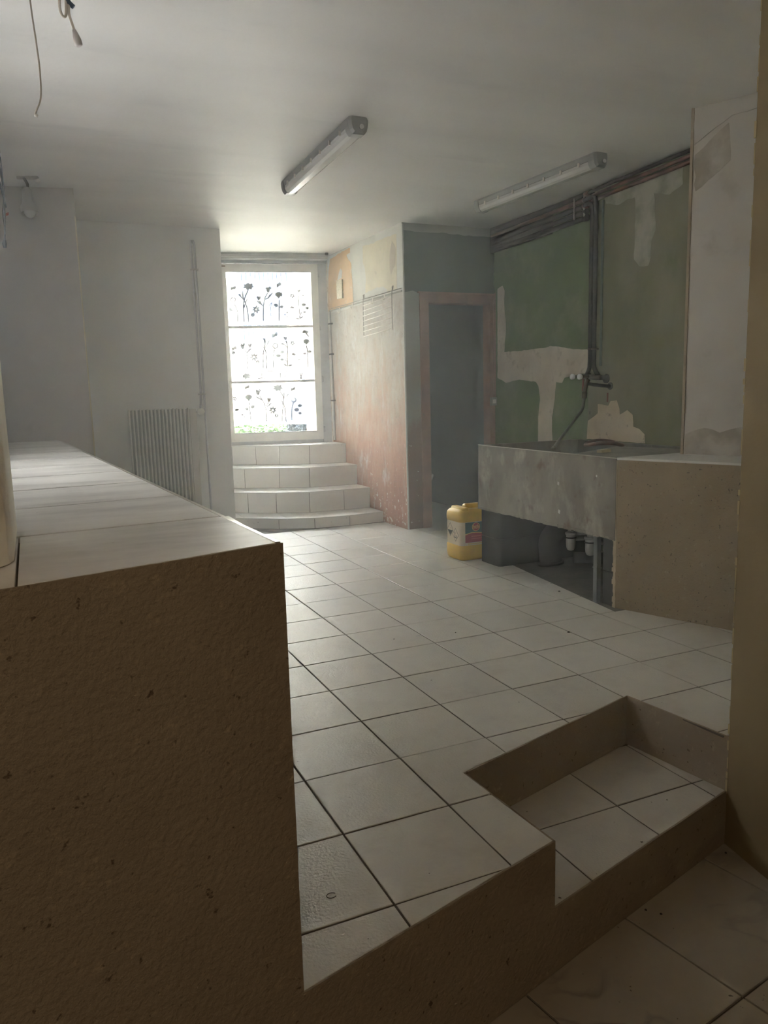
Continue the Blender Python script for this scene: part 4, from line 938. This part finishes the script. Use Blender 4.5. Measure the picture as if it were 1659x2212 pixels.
MB().tube(bez([rwp(2.40, .06, 1.275), rwp(2.41, .075, 1.22), rwp(2.415, .085, 1.17)], 4), .015, 12).build('spout', M['brass'], tp)
MB().tube(bez([rwp(2.41, .065, 1.235), rwp(2.33, .06, 1.225), rwp(2.23, .045, 1.215), rwp(2.215, .005, 1.213)], 4), .012, 10).build('supply_arm', M['pipe_dark'], tp)
MB().tube([rwp(2.215, .002, 1.213), rwp(2.215, .012, 1.213)], .026, 14).build('wall_rose', M['pipe_dark'], tp)
MB().tube([rwp(2.43, .085, 1.27), rwp(2.43, .088, 1.18)], .008, 8).build('red_lever', M['rust'], tp)
MB().tube([rwp(2.415, .085, 1.175), rwp(2.416, .087, 1.13)], .019, 8).build('hose_nut', M['brass'], tp)
hs = bez([rwp(2.416, .087, 1.14), rwp(2.42, .10, 1.05), (3.23, 2.36, .98), (3.05, 2.20, .93), (2.86, 2.02, .89), (2.70, 1.86, .86), (2.585, 1.74, .842)], 8)
ho = thing('tap_hose', tuple(hs[0]), 'grey flexible hose from the tap to the sink rim', 'hose')
MB().tube(hs, .0105, 10).build('hose', M['hose'], ho)
MB().tube([hs[-1], hs[-1]+(hs[-1]-hs[-2]).normalized()*.022], .0135, 10).build('nozzle', M['chrome'], ho)
tag(MB().tube([rwp(2.245, .004, 1.165), rwp(2.245, .006, 1.10)], .006, 8).build('wall_plug', M['rust'], None, rwp(2.245, .004, 1.10)), 'rusty red streaked bolt on the green board below the tap', 'bolt')
rr = bez([(3.30+.10*math.cos(a), 2.12+.16*math.sin(a), .815+.012*math.sin(2*a)) for a in [6.283*i/14 for i in range(15)]], 3)
tag(MB().tube(rr, .014, 8).build('coiled_hose', M['copper'], None, (3.3, 2.12, .80)), 'dark coiled hose lying at the back of the sink', 'hose')
tag(MB().obox((2.86, 1.60, .818), (.045, .012, 0), (-.006, .018, 0), (0, 0, .009)).build('soap_bar', M['label'], None, (2.86, 1.6, .81)), 'small pale bar lying on the draining slab', 'soap')

# ---- radiator and pipes on the grey back wall
yb = 4.572
rad = thing('radiator', (.65, yb-.04, .28), 'grey ribbed radiator on the grey wall behind the counter', 'radiator')
MB().box((.384, yb-.05, .28), (.872, yb-.02, 1.115)).build('panel', M['radiator'], rad)
for i in range(17):
    x = .388+i*.0298
    MB().prism([(x-.004, yb-.095), (x+.004, yb-.095), (x+.006, yb-.05), (x-.006, yb-.05)], .275, 1.122).build('fin', M['radiator_edge'], rad)  # fins paler than the panel: ridge highlights put into the colour
MB().box((.878, yb-.07, .28), (.935, yb-.02, 1.112)).build('side_panel', M['radiator_panel'], rad)
MB().tube([(.935, yb-.045, 1.085), (.99, yb-.045, 1.088)], .010, 10).build('valve_stem', M['pipe_white'], rad)
MB().tube([(.975, yb-.06, 1.088), (.975, yb-.085, 1.088), (.975, yb-.10, 1.088), (.975, yb-.104, 1.088)], [.018, .028, .026, .012], 18).build('valve_knob', M['radiator_edge'], rad)
MB().tube([(.975, yb-.08, 1.088), (.975, yb-.03, 1.088)], .028, 18).build('valve_body', M['radiator_edge'], rad)
for k, (x, z0, lab) in enumerate(((.985, 1.10, 'grey pipe down to the radiator valve'), (1.012, .05, 'longer grey pipe passing beside the radiator to the floor'))):
    t = thing('heating_pipe', (x, yb-.02, z0), lab, 'pipe', 'heating pipes on the grey wall')
    pts = [(x+(.004 if k == 0 else -.006), yb-.004, 2.50), (x, yb-.02, 2.47), (x, yb-.02, 2.42), (x+.006, yb-.02, 1.8), (x+.008, yb-.02, 1.25)]
    pts += [(.985, yb-.03, 1.16), (.975, yb-.045, 1.10)] if k == 0 else [(x+.008, yb-.02, 1.0), (x+.01, yb-.02, .05)]
    MB().tube(pts, .0095, 10).build('pipe', M['pipe_grey'], t)
for z in (2.265, 1.235):
    t = thing('pipe_clip', (1.0, yb-.02, z), 'small clip on the heating pipes, %s one' % ('upper' if z > 2 else 'lower'), 'clip', 'heating pipe clips')
    MB().box((.972, yb-.034, z-.006), (1.034, yb-.002, z+.006)).build('strap', M['pipe_white'], t)

# ---- hook rail, hooks, wire rack, card and pipes on the stair wall
def sw(y, o_, z): return Vector((stair_x(y)-o_, y, z))
rl = thing('hook_rail', tuple(sw(4.7, .01, 2.05)), 'grey metal rail across the scraped wall above the wire rack', 'rail')
MB().slab([sw(3.89, .003, 2.05), sw(5.555, .003, 2.05), sw(5.555, .003, 2.062), sw(3.89, .003, 2.062)], (-.006, 0, 0)).build('bar', M['rail'], rl)
MB().tube([sw(3.89, .010, 2.078), sw(5.50, .010, 2.074)], .003, 6).build('wire', M['rail'], rl)
hk0 = None
for i, (px, py) in enumerate(((736, 671), (764, 661), (808, 651), (833, 642))):
    P = at(px, py, SP, SN); lab = ['nearest the window', 'second from the window', 'third from the window, over the wire rack', 'nearest the dark doorway'][i]
    t = thing('rail_hook', tuple(P), 'white hook on the grey rail, '+lab, 'hook', 'white hooks on the rail')
    q = [P+SN*a+Vector((0, 0, b)) for a, b in ((.006, .022), (.012, .02), (.014, -.012), (.022, -.022), (.032, -.016), (.034, -.002))]
    MB().tube(bez(q, 4), .0045, 8).build('hook', M['rack'], t)
    MB().obox(P+SN*.010+Vector((0, 0, .008)), SN*.003, (0, .010, 0), (0, 0, .017)).build('clip', M['rack'], t)
rk = thing('wire_rack', tuple(sw(4.35, .03, 1.75)), 'white wire rack hanging by two hooks from the grey rail', 'rack')
ya, yb2, zt_, zb2 = 4.665, 4.055, 2.025, 1.745
for y in (ya, yb2):
    MB().tube(bez([sw(y-.045, .035, 2.085), sw(y-.035, .034, 2.105), sw(y-.02, .02, 2.085), sw(y-.012, .012, 2.115), sw(y, .012, 2.11), sw(y, .02, 2.05), sw(y, .022, 1.9), sw(y, .022, zb2)], 5), .0032, 7).build('hanger', M['rail'], rk)
    MB().tube([sw(y-.03, .022, 2.02), sw(y-.03, .024, zb2)], .0022, 6).build('upright', M['rack'], rk)
for i in range(7): z = zt_-i*(zt_-zb2)/6; MB().tube([sw(ya, .024, z-.012), sw(yb2, .024, z+.012)], .0028, 6).build('wire', M['rack'], rk)
tag(coat(None, 'wall_card', [sw(5.313, .004, 2.332), sw(5.175, .003, 2.325), sw(5.175, .003, 2.145), sw(5.313, .003, 2.150)], .014, M['card'], SN), 'small speckled cream card on the orange patch', 'card')
for k, (dy, r, m, lab) in enumerate(((0, .011, 'window_paint', 'white painted pipe in the corner beside the glazed door'), (-.035, .006, 'rail', 'thin grey conduit beside the white corner pipe'))):
    t = thing('corner_pipe', tuple(sw(5.54+dy, .015, .72)), lab, 'pipe', 'pipes beside the glazed door')
    MB().tube([sw(5.545+dy, .015, 2.05+.02*k), sw(5.54+dy, .015, 1.6), sw(5.53+dy, .015, 1.0), sw(5.525+dy, .015, .72)], r, 9).build('pipe', M[m], t)
    for z in (1.925, 1.615, 1.137): MB().obox(sw(5.54+dy, .014, z), (.014, 0, 0), (0, .016, 0), (0, 0, .007)).build('clip', M['pipe_dark'], t)

# ---- switch box with conduit by the doorway
sb = thing('switch_box', (3.50, 3.85, 1.07), 'small grey switch box on the right door jamb', 'switch')
MB().box((3.458, 3.835, 1.065), (3.528, 3.868, 1.138)).build('case', M['lamp_body'], sb); MB().box((3.468, 3.829, 1.085), (3.500, 3.835, 1.120)).build('rocker', M['white_box'], sb)
cn = thing('conduit', (3.505, 3.86, 1.14), 'thin pink painted conduit rising above the switch box', 'conduit')
MB().tube([(3.497, 3.857, 1.138), (3.497, 3.857, 2.03)], .008, 8).build('tube', M['pink_frame'], cn); MB().tube([(3.512, 3.857, 1.138), (3.512, 3.857, 2.06)], .005, 8).build('tube', M['pink_frame'], cn)

# ---- toilet glimpsed through the doorway
to = thing('toilet', (3.05, 4.6, 0), 'pale toilet just inside the dark doorway', 'toilet')
MB().tube([(2.95, 4.42, 0), (2.95, 4.42, .06), (2.95, 4.42, .25), (2.95, 4.42, .36), (2.95, 4.42, .40)], [.12, .10, .11, .17, .185], 24).build('bowl', M['porcelain'], to)
MB().tube([(2.95, 4.42, .402), (2.95, 4.42, .42)], [.19, .185], 24).build('seat', M['porcelain'], to)
MB().box((2.78, 4.62, .38), (3.12, 4.78, .80)).build('cistern', M['porcelain'], to)

# ---- jerrycan
jx0, jx1, jy0, jy1, jh = 2.357, 2.625, 2.506, 2.735, .375
jc = thing('jerrycan', (2.49, 2.62, 0), 'yellow plastic jerrycan on the floor against the sink', 'jerrycan')
def rrect(x0, x1, y0, y1, r, n=5):
    o = []
    for cx, cy_, a0 in ((x1-r, y1-r, 0), (x0+r, y1-r, 90), (x0+r, y0+r, 180), (x1-r, y0+r, 270)):
        for i in range(n+1): a = math.radians(a0+90*i/n); o.append((cx+r*math.cos(a), cy_+r*math.sin(a)))
    return o
def loft(mb, secs, smooth=True):
    n = len(secs[0][0]); vs = [(x, y, z) for p, z in secs for x, y in p]; k = len(secs)
    mb.add(vs, [(i*n+j, i*n+(j+1) % n, (i+1)*n+(j+1) % n, (i+1)*n+j) for i in range(k-1) for j in range(n)], smooth)
    mb.add([vs[i] for i in range(n)], [tuple(range(n))[::-1]]); mb.add(vs[-n:], [tuple(range(n))]); return mb
secs = []
for ins, z in ((.020, 0), (.008, .006), (.002, .022), (0, .045), (0, .105), (.003, .110), (.003, .283), (0, .288), (0, .325), (.004, .345), (.014, .360), (.030, .368)):
    secs.append((rrect(jx0+ins, jx1-ins, jy0+ins, jy1-ins, .032), z))
loft(MB(), secs).build('body', M['yellow'], jc)
loft(MB(), [(rrect(jx0+.03, jx0+.085, jy0+.02, jy1-.03, .012), .360), (rrect(jx0+.032, jx0+.083, jy0+.022, jy1-.032, .012), .378), (rrect(jx0+.038, jx0+.077, jy0+.028, jy1-.038, .010), .382)]).build('shoulder', M['yellow'], jc)
loft(MB(), [(rrect(jx0+.085, jx1-.03, jy0+.085, jy0+.135, .014), .362), (rrect(jx0+.085, jx1-.03, jy0+.085, jy0+.135, .014), .388), (rrect(jx0+.095, jx1-.04, jy0+.092, jy0+.128, .014), .398)]).build('handle', M['yellow'], jc)
MB().tube([(jx1-.055, jy0+.05, .362), (jx1-.055, jy0+.05, .392), (jx1-.055, jy0+.05, .395)], [.028, .028, .020], 20).build('cap', M['black'], jc)
# wrap-round label (front y- face and left x- face)
lb_ = MB()
n_ = 5; cur = [(jx1-.04, jy0-.0006)]+[(jx0+.032-(.0326)*math.sin(a), jy0+.032-(.0326)*math.cos(a)) for a in [math.pi/2*i/n_ for i in range(n_+1)]]+[(jx0-.0006, jy1-.035)]
for i in range(len(cur)-1):
    a, b = cur[i], cur[i+1]; lb_.add([(a[0], a[1], .112), (b[0], b[1], .112), (b[0], b[1], .281), (a[0], a[1], .281)], [(0, 1, 2, 3)])
lab_ = lb_.build('label', M['label'], jc)
def fr(pts, m, nm, d=.0010): MB().add([(x, jy0-d, z) for x, z in pts], [tuple(range(len(pts)))]).build(nm, M[m], lab_)
lx = jx0+.036
fr([(lx, .135), (jx1-.045, .135), (jx1-.045, .278), (lx, .278)], 'label_teal', 'label_print')
fr([(lx, .135), (jx1-.045, .135), (jx1-.045, .192), (lx+.09, .205), (lx+.05, .206), (lx, .196)], 'label_gold', 'label_print', .0012)
fr([(lx, .132), (jx1-.045, .132), (jx1-.045, .188), (lx+.09, .200), (lx+.05, .201), (lx, .188)], 'label_red', 'label_print', .0014)
fr([(lx+.05, .172), (lx+.13, .172), (lx+.13, .180), (lx+.05, .180)], 'label_red2', 'label_text_bar', .0016)
fr([(lx+.05, .156), (lx+.16, .156), (lx+.16, .161), (lx+.05, .161)], 'label_red2', 'label_text_bar', .0016)
fr([(lx+.02, .118), (lx+.16, .118), (lx+.16, .127), (lx+.02, .127)], 'label_gold', 'label_text_bar', .0012)
ocx, ocz = lx+.088, .243
el = lambda rx, rz: [(ocx+rx*math.cos(a), ocz+rz*math.sin(a)) for a in [6.283*i/28 for i in range(28)]]
fr(el(.033, .031), 'label_gold', 'logo_ring', .0014); fr(el(.029, .027), 'label_red', 'logo_oval', .0016)
fc = bpy.data.curves.new('logo_text', 'FONT'); fc.body = 'hth'; fc.size = .040; fc.align_x = 'CENTER'; fc.align_y = 'CENTER'; fc.extrude = .0002; fc.offset = .0012
fc.materials.append(M['label_gold'])
ft = bpy.data.objects.new('logo_tmp', fc); COL.objects.link(ft); fm = bpy.data.meshes.new_from_object(ft.evaluated_get(bpy.context.evaluated_depsgraph_get())); bpy.data.objects.remove(ft)
fo = bpy.data.objects.new('logo_text', fm); COL.objects.link(fo); fo.location = (ocx, jy0-.0020, ocz); fo.rotation_euler = (math.pi/2, 0, 0); adopt(fo, lab_)
# hazard diamonds on the side face
def sd_(pts, m, nm, d=.0012): MB().add([(jx0-d, y, z) for y, z in pts], [tuple(range(len(pts)))]).build(nm, M[m], lab_)
for cy_, cz, r in ((jy0+.075, .185, .050), (jy0+.150, .215, .050)):
    sd_([(cy_, cz-r), (cy_-r*.9, cz), (cy_, cz+r), (cy_+r*.9, cz)], 'ink', 'hazard_border', .0010)
    sd_([(cy_, cz-r*.9), (cy_-r*.8, cz), (cy_, cz+r*.9), (cy_+r*.8, cz)], 'label', 'hazard_field', .0014)
c0, z0 = jy0+.075, .185
sd_([(c0+.020, z0-.022), (c0-.022, z0-.025), (c0-.020, z0-.018), (c0+.014, z0-.014)], 'ink', 'hazard_symbol', .0018)
sd_([(c0+.010, z0-.018), (c0+.004, z0-.018), (c0+.003, z0+.022), (c0+.009, z0+.022)], 'ink', 'hazard_symbol', .0018)
sd_([(c0+.018, z0+.006), (c0+.007, z0+.014), (c0-.004, z0+.006), (c0+.006, z0+.020)], 'ink', 'hazard_symbol', .0018)
sd_([(c0-.004, z0-.008), (c0-.014, z0-.002), (c0-.018, z0-.010), (c0-.010, z0-.014)], 'ink', 'hazard_symbol', .0018)
c0, z0 = jy0+.150, .215
sd_([(c0-.036, z0-.004), (c0+.036, z0-.004), (c0, z0-.042)], 'ink', 'hazard_symbol', .0018)
sd_([(c0-.02, z0+.01), (c0-.01, z0+.006), (c0-.006, z0+.016)], 'ink', 'hazard_symbol', .0018)

# ---- spotlight and hanging cables at the left
sp = thing('ceiling_spotlight', (-.24, 3.38, H), 'small white swivel spotlight hanging near the taupe wall', 'spotlight')
MB().tube([(-.30, 3.40, H-.001), (-.18, 3.36, H-.001)], .016, 10).build('ceiling_bar', M['shade'], sp)
MB().tube([(-.185, 3.36, H-.016), (-.18, 3.36, H-.030), (-.18, 3.36, H-.034)], [.014, .016, .008], 12).build('terminal', M['cable_pale'], sp)
MB().tube(bez([(-.262, 3.38, H-.01), (-.245, 3.37, H-.05), (-.250, 3.36, H-.085)], 4), .009, 10).build('arm', M['brass'], sp)
MB().tube([(-.252, 3.36, 2.535), (-.252, 3.355, 2.52), (-.250, 3.345, 2.45), (-.248, 3.335, 2.42), (-.246, 3.325, 2.375)], [.018, .030, .033, .050, .052], 22, caps=False).build('shade', M['shade'], sp)
MB().tube([(-.248, 3.34, 2.44), (-.247, 3.332, 2.405), (-.246, 3.322, 2.375), (-.246, 3.318, 2.355), (-.246, 3.316, 2.348)], [.015, .034, .036, .022, .006], 18).build('bulb', M['bulb'], sp)
t = thing('white_cable', (-.25, .6, 2.6), 'thin yellowed cable hanging from the ceiling with a pale end', 'cable')
hang = bez([(-.248, .6, 2.609), (-.246, .6, 2.44), (-.240, .6, 2.33), (-.236, .6, 2.24), (-.240, .6, 2.16), (-.257, .6, 2.118), (-.262, .6, 2.106)], 6)
MB().tube(hang, .0028, 7).build('cable', M['cable_white'], t); MB().tube([hang[-1], hang[-1]+Vector((.008, 0, -.004))], .005, 7).build('end', M['cable_pale'], t)
t = thing('looped_cable', (-.12, .7, 2.6), 'looped cream cable with a grey connector hanging from the ceiling', 'cable')
MB().tube(bez([(-.150, .7, 2.609), (-.152, .7, 2.53), (-.155, .7, 2.475), (-.148, .7, 2.452), (-.138, .7, 2.456), (-.134, .7, 2.50), (-.13, .7, 2.54), (-.126, .7, 2.50), (-.128, .7, 2.462), (-.119, .7, 2.425), (-.113, .7, 2.40)], 6), .0045, 8).build('cable', M['cable_white'], t)
MB().tube([(-.117, .7, 2.415), (-.113, .7, 2.400), (-.109, .7, 2.385), (-.106, .7, 2.370), (-.105, .7, 2.366)], [.006, .010, .013, .013, .008], 12).build('connector', M['connector'], t)
MB().tube([(-.140, .7, 2.52), (-.125, .7, 2.495), (-.112, .7, 2.484)], .008, 8).build('tape', M['cable_blue'], t)
t = thing('black_cables', (-.36, 2.0, 2.6), 'bundle of black cables hanging from the ceiling with a taped end', 'cable')
zt2 = H-.002
c1 = bez([(-.352, 2.0, zt2), (-.352, 2.0, 2.45), (-.347, 2.0, 2.30), (-.345, 2.0, 2.18), (-.350, 2.0, 2.06), (-.358, 2.0, 1.98), (-.362, 2.0, 1.94)], 6)
c2 = bez([(-.359, 2.0, zt2), (-.362, 2.0, 2.44), (-.358, 2.0, 2.34), (-.352, 2.01, 2.25), (-.347, 2.0, 2.15), (-.358, 2.0, 2.06), (-.357, 2.0, 2.00), (-.364, 2.0, 1.93)], 6)
c3 = bez([(-.370, 2.0, zt2), (-.374, 2.0, 2.40), (-.365, 2.0, 2.33), (-.366, 2.0, 2.25), (-.357, 2.0, 2.18), (-.347, 2.0, 2.12), (-.342, 2.0, 2.09)], 6)
for c in (c1, c2, c3): MB().tube([(p.x-.032, p.y, p.z+.03) for p in c], .0035, 7).build('cable', M['cable_black'], t)
MB().tube([(-.394, 2.0, 1.972), (-.397, 2.0, 1.955), (-.396, 2.0, 1.935)], [.006, .010, .007], 8).build('taped_end', M['cable_black'], t)
MB().obox((-.372, 2.0, 2.09), (.006, 0, .003), (0, .004, 0), (0, 0, .006)).build('red_marker', M['rust'], t)

# ---- crumbs on the floors
def crumb(name, x, y, z, s, m, label, cat):
    mb = MB(); n = 7
    a = [(x+s*random.uniform(.6, 1)*math.cos(6.283*i/n), y+s*random.uniform(.6, 1)*math.sin(6.283*i/n)) for i in range(n)]
    b = [(x+(p-x)*.6, y+(q-y)*.6) for p, q in a]
    mb.add([(p, q, z) for p, q in a]+[(p, q, z+s*.5) for p, q in b], [tuple(range(n))[::-1], tuple(range(n, 2*n))]+[(i, (i+1) % n, n+(i+1) % n, n+i) for i in range(n)])
    tag(mb.build(name, M[m], None, (x, y, z)), label, cat)
def gp(u, v, z=0): return at(u, v, (0, 0, z), (0, 0, 1))
for (u, v, s, m, nm, lab, cat) in ((903, 1374, .010, 'plaster_white', 'plaster_crumb', 'pale plaster crumb in the middle of the tiled floor', 'crumb'), (1208, 1278, .009, 'debris_dark', 'dried_leaf', 'tiny dark dried leaf on the tile beside the sink', 'leaf'), (1228, 1366, .010, 'debris_dark', 'dark_crumb', 'dark crumb in a joint before the steel post', 'crumb'), (851, 1381, .005, 'debris_dark', 'dark_crumb', 'tiny dark crumb left of the pale crumb', 'crumb'), (984, 1367, .005, 'debris_dark', 'dark_crumb', 'tiny dark crumb right of the pale crumb', 'crumb')):
    p = gp(u, v); crumb(nm, p.x, p.y, .0005, s, m, lab, cat)
for (u, v, s, lab) in ((1568, 1843, .006, 'dark crumb on the lower floor nearest the ochre wall'), (1428, 1975, .006, 'dark crumb on the lower floor along the step'), (1395, 1966, .005, 'smaller dark crumb on the lower floor along the step')):
    p = gp(u, v, ZL); crumb('dark_crumb', p.x, p.y, ZL+.0005, s, 'debris_dark', lab, 'crumb')
p = gp(716, 1935); ch = [(p.x+.012*math.cos(a), p.y+.010*math.sin(a), .0008) for a in [5.2*i/12+.4 for i in range(13)]]
tag(MB().tube(ch, .0011, 6).build('tile_chip', M['debris_dark'], None, (p.x, p.y, 0)), 'small curved chip mark on the front tile by the counter', 'chip')

# ---- scattering volume added to give lens glare and soft fill
hz = bpy.data.materials.new('glare_volume'); hz.use_nodes = True; hz.node_tree.nodes.clear()
ho_ = hz.node_tree.nodes.new('ShaderNodeOutputMaterial'); vs_ = hz.node_tree.nodes.new('ShaderNodeVolumeScatter')
vs_.inputs['Color'].default_value = (.90, .95, 1, 1); vs_.inputs['Density'].default_value = HAZE; vs_.inputs['Anisotropy'].default_value = .5
hz.node_tree.links.new(vs_.outputs[0], ho_.inputs['Volume'])
hm = MB().box((-.94, -.6, -.39), (3.6, 6.0, H-.002)).build('haze', hz); hm['kind'] = 'stuff'; hm['label'] = 'thin haze volume added for lens glare and soft fill'; hm['category'] = 'haze'

# ================================================================== OUTSIDE
tag(MB().box((-14, 6.1, .3), (22, 40, .60)).build('ground', M['yard']), 'pale yard outside the glazed door', 'ground', kind='structure')
def WF(u, v, y): return at(OX+u/SC, OY+v/SC, (0, y, 0), (0, 1, 0))
FY = 12.0
q = WF(215, 165, FY); q2 = WF(830, 1000, FY)
hs_ = thing('house_opposite', (6, FY, .6), 'sunlit cream house across the yard with blue boards', 'building')
MB().box((-8, FY, .6), (20, FY+4, 5.2)).build('wall', M['facade'], hs_)
nb = 11; xa, xb, zc = q.x, q2.x, q2.z
for i in range(nb):
    x0 = xa+(xb-xa)*i/nb; MB().box((x0+.012, FY-.05, zc), (x0+(xb-xa)/nb-.012, FY-.002, 4.4)).build('board', M['blue_board'], hs_)
q3 = WF(850, 200, FY); MB().box((q3.x-.06, FY-.05, q3.z-.15), (q3.x+.06, FY-.002, 4.4)).build('shutter', M['blue_board'], hs_)
# blue draped parasol to the right
a = WF(1010, 1500, 9.0); b = WF(1010, 1960, 9.0)
pz = thing('closed_parasol', (a.x, 9.0, .6), 'tall blue draped shape outside behind the lowest pane', 'parasol')
mb = MB(); n = 16; vs = []
for k, (r, z) in enumerate(((.04, a.z+.35), (.10, a.z+.1), (.20, a.z-.15), (.30, (a.z+b.z)/2), (.36, b.z+.05), (.34, .62))):
    vs += [(a.x+.12+r*(1+.12*(-1)**i)*math.cos(6.283*i/n), 9+r*(1+.12*(-1)**i)*math.sin(6.283*i/n), z) for i in range(n)]
mb.add(vs, [(k*n+i, k*n+(i+1) % n, (k+1)*n+(i+1) % n, (k+1)*n+i) for k in range(5) for i in range(n)], True)
mb.build('cover', M['tarp'], pz); MB().tube([(a.x+.12, 9, a.z+.3), (a.x+.12, 9, a.z+.5)], .02, 8).build('pole_tip', M['tarp'], pz)
# low planting along the window foot
def leaves(name, u0, u1, v0, v1, y, n, s, m, label, cat, spiky=False):
    mb = MB()
    for _ in range(n):
        p = WF(random.uniform(u0, u1), random.uniform(v0, v1), y+random.uniform(-.15, .25)); a = random.uniform(0, 6.28); t_ = random.uniform(-.6, 1.2)
        d = Vector((math.cos(a), math.sin(a), t_)).normalized(); w = d.cross(Vector((0, 0, 1))).normalized()*s*(.12 if spiky else .35); L = d*s*random.uniform(.6, 1.2)
        mb.add([p, p+L*.5+w, p+L, p+L*.5-w], [(0, 1, 2, 3)])
    return tag(mb.build(name, M[m]), label, cat, kind='stuff')
leaves('hedge_leaves', 200, 860, 1990, 2110, 7.6, 900, .07, 'hedge', 'low light green planting outside the foot of the glazed door', 'plants')
leaves('spiky_bush', 830, 1170, 1975, 2100, 7.4, 700, .12, 'bush', 'dark spiky bush outside the lowest pane', 'bush', True)
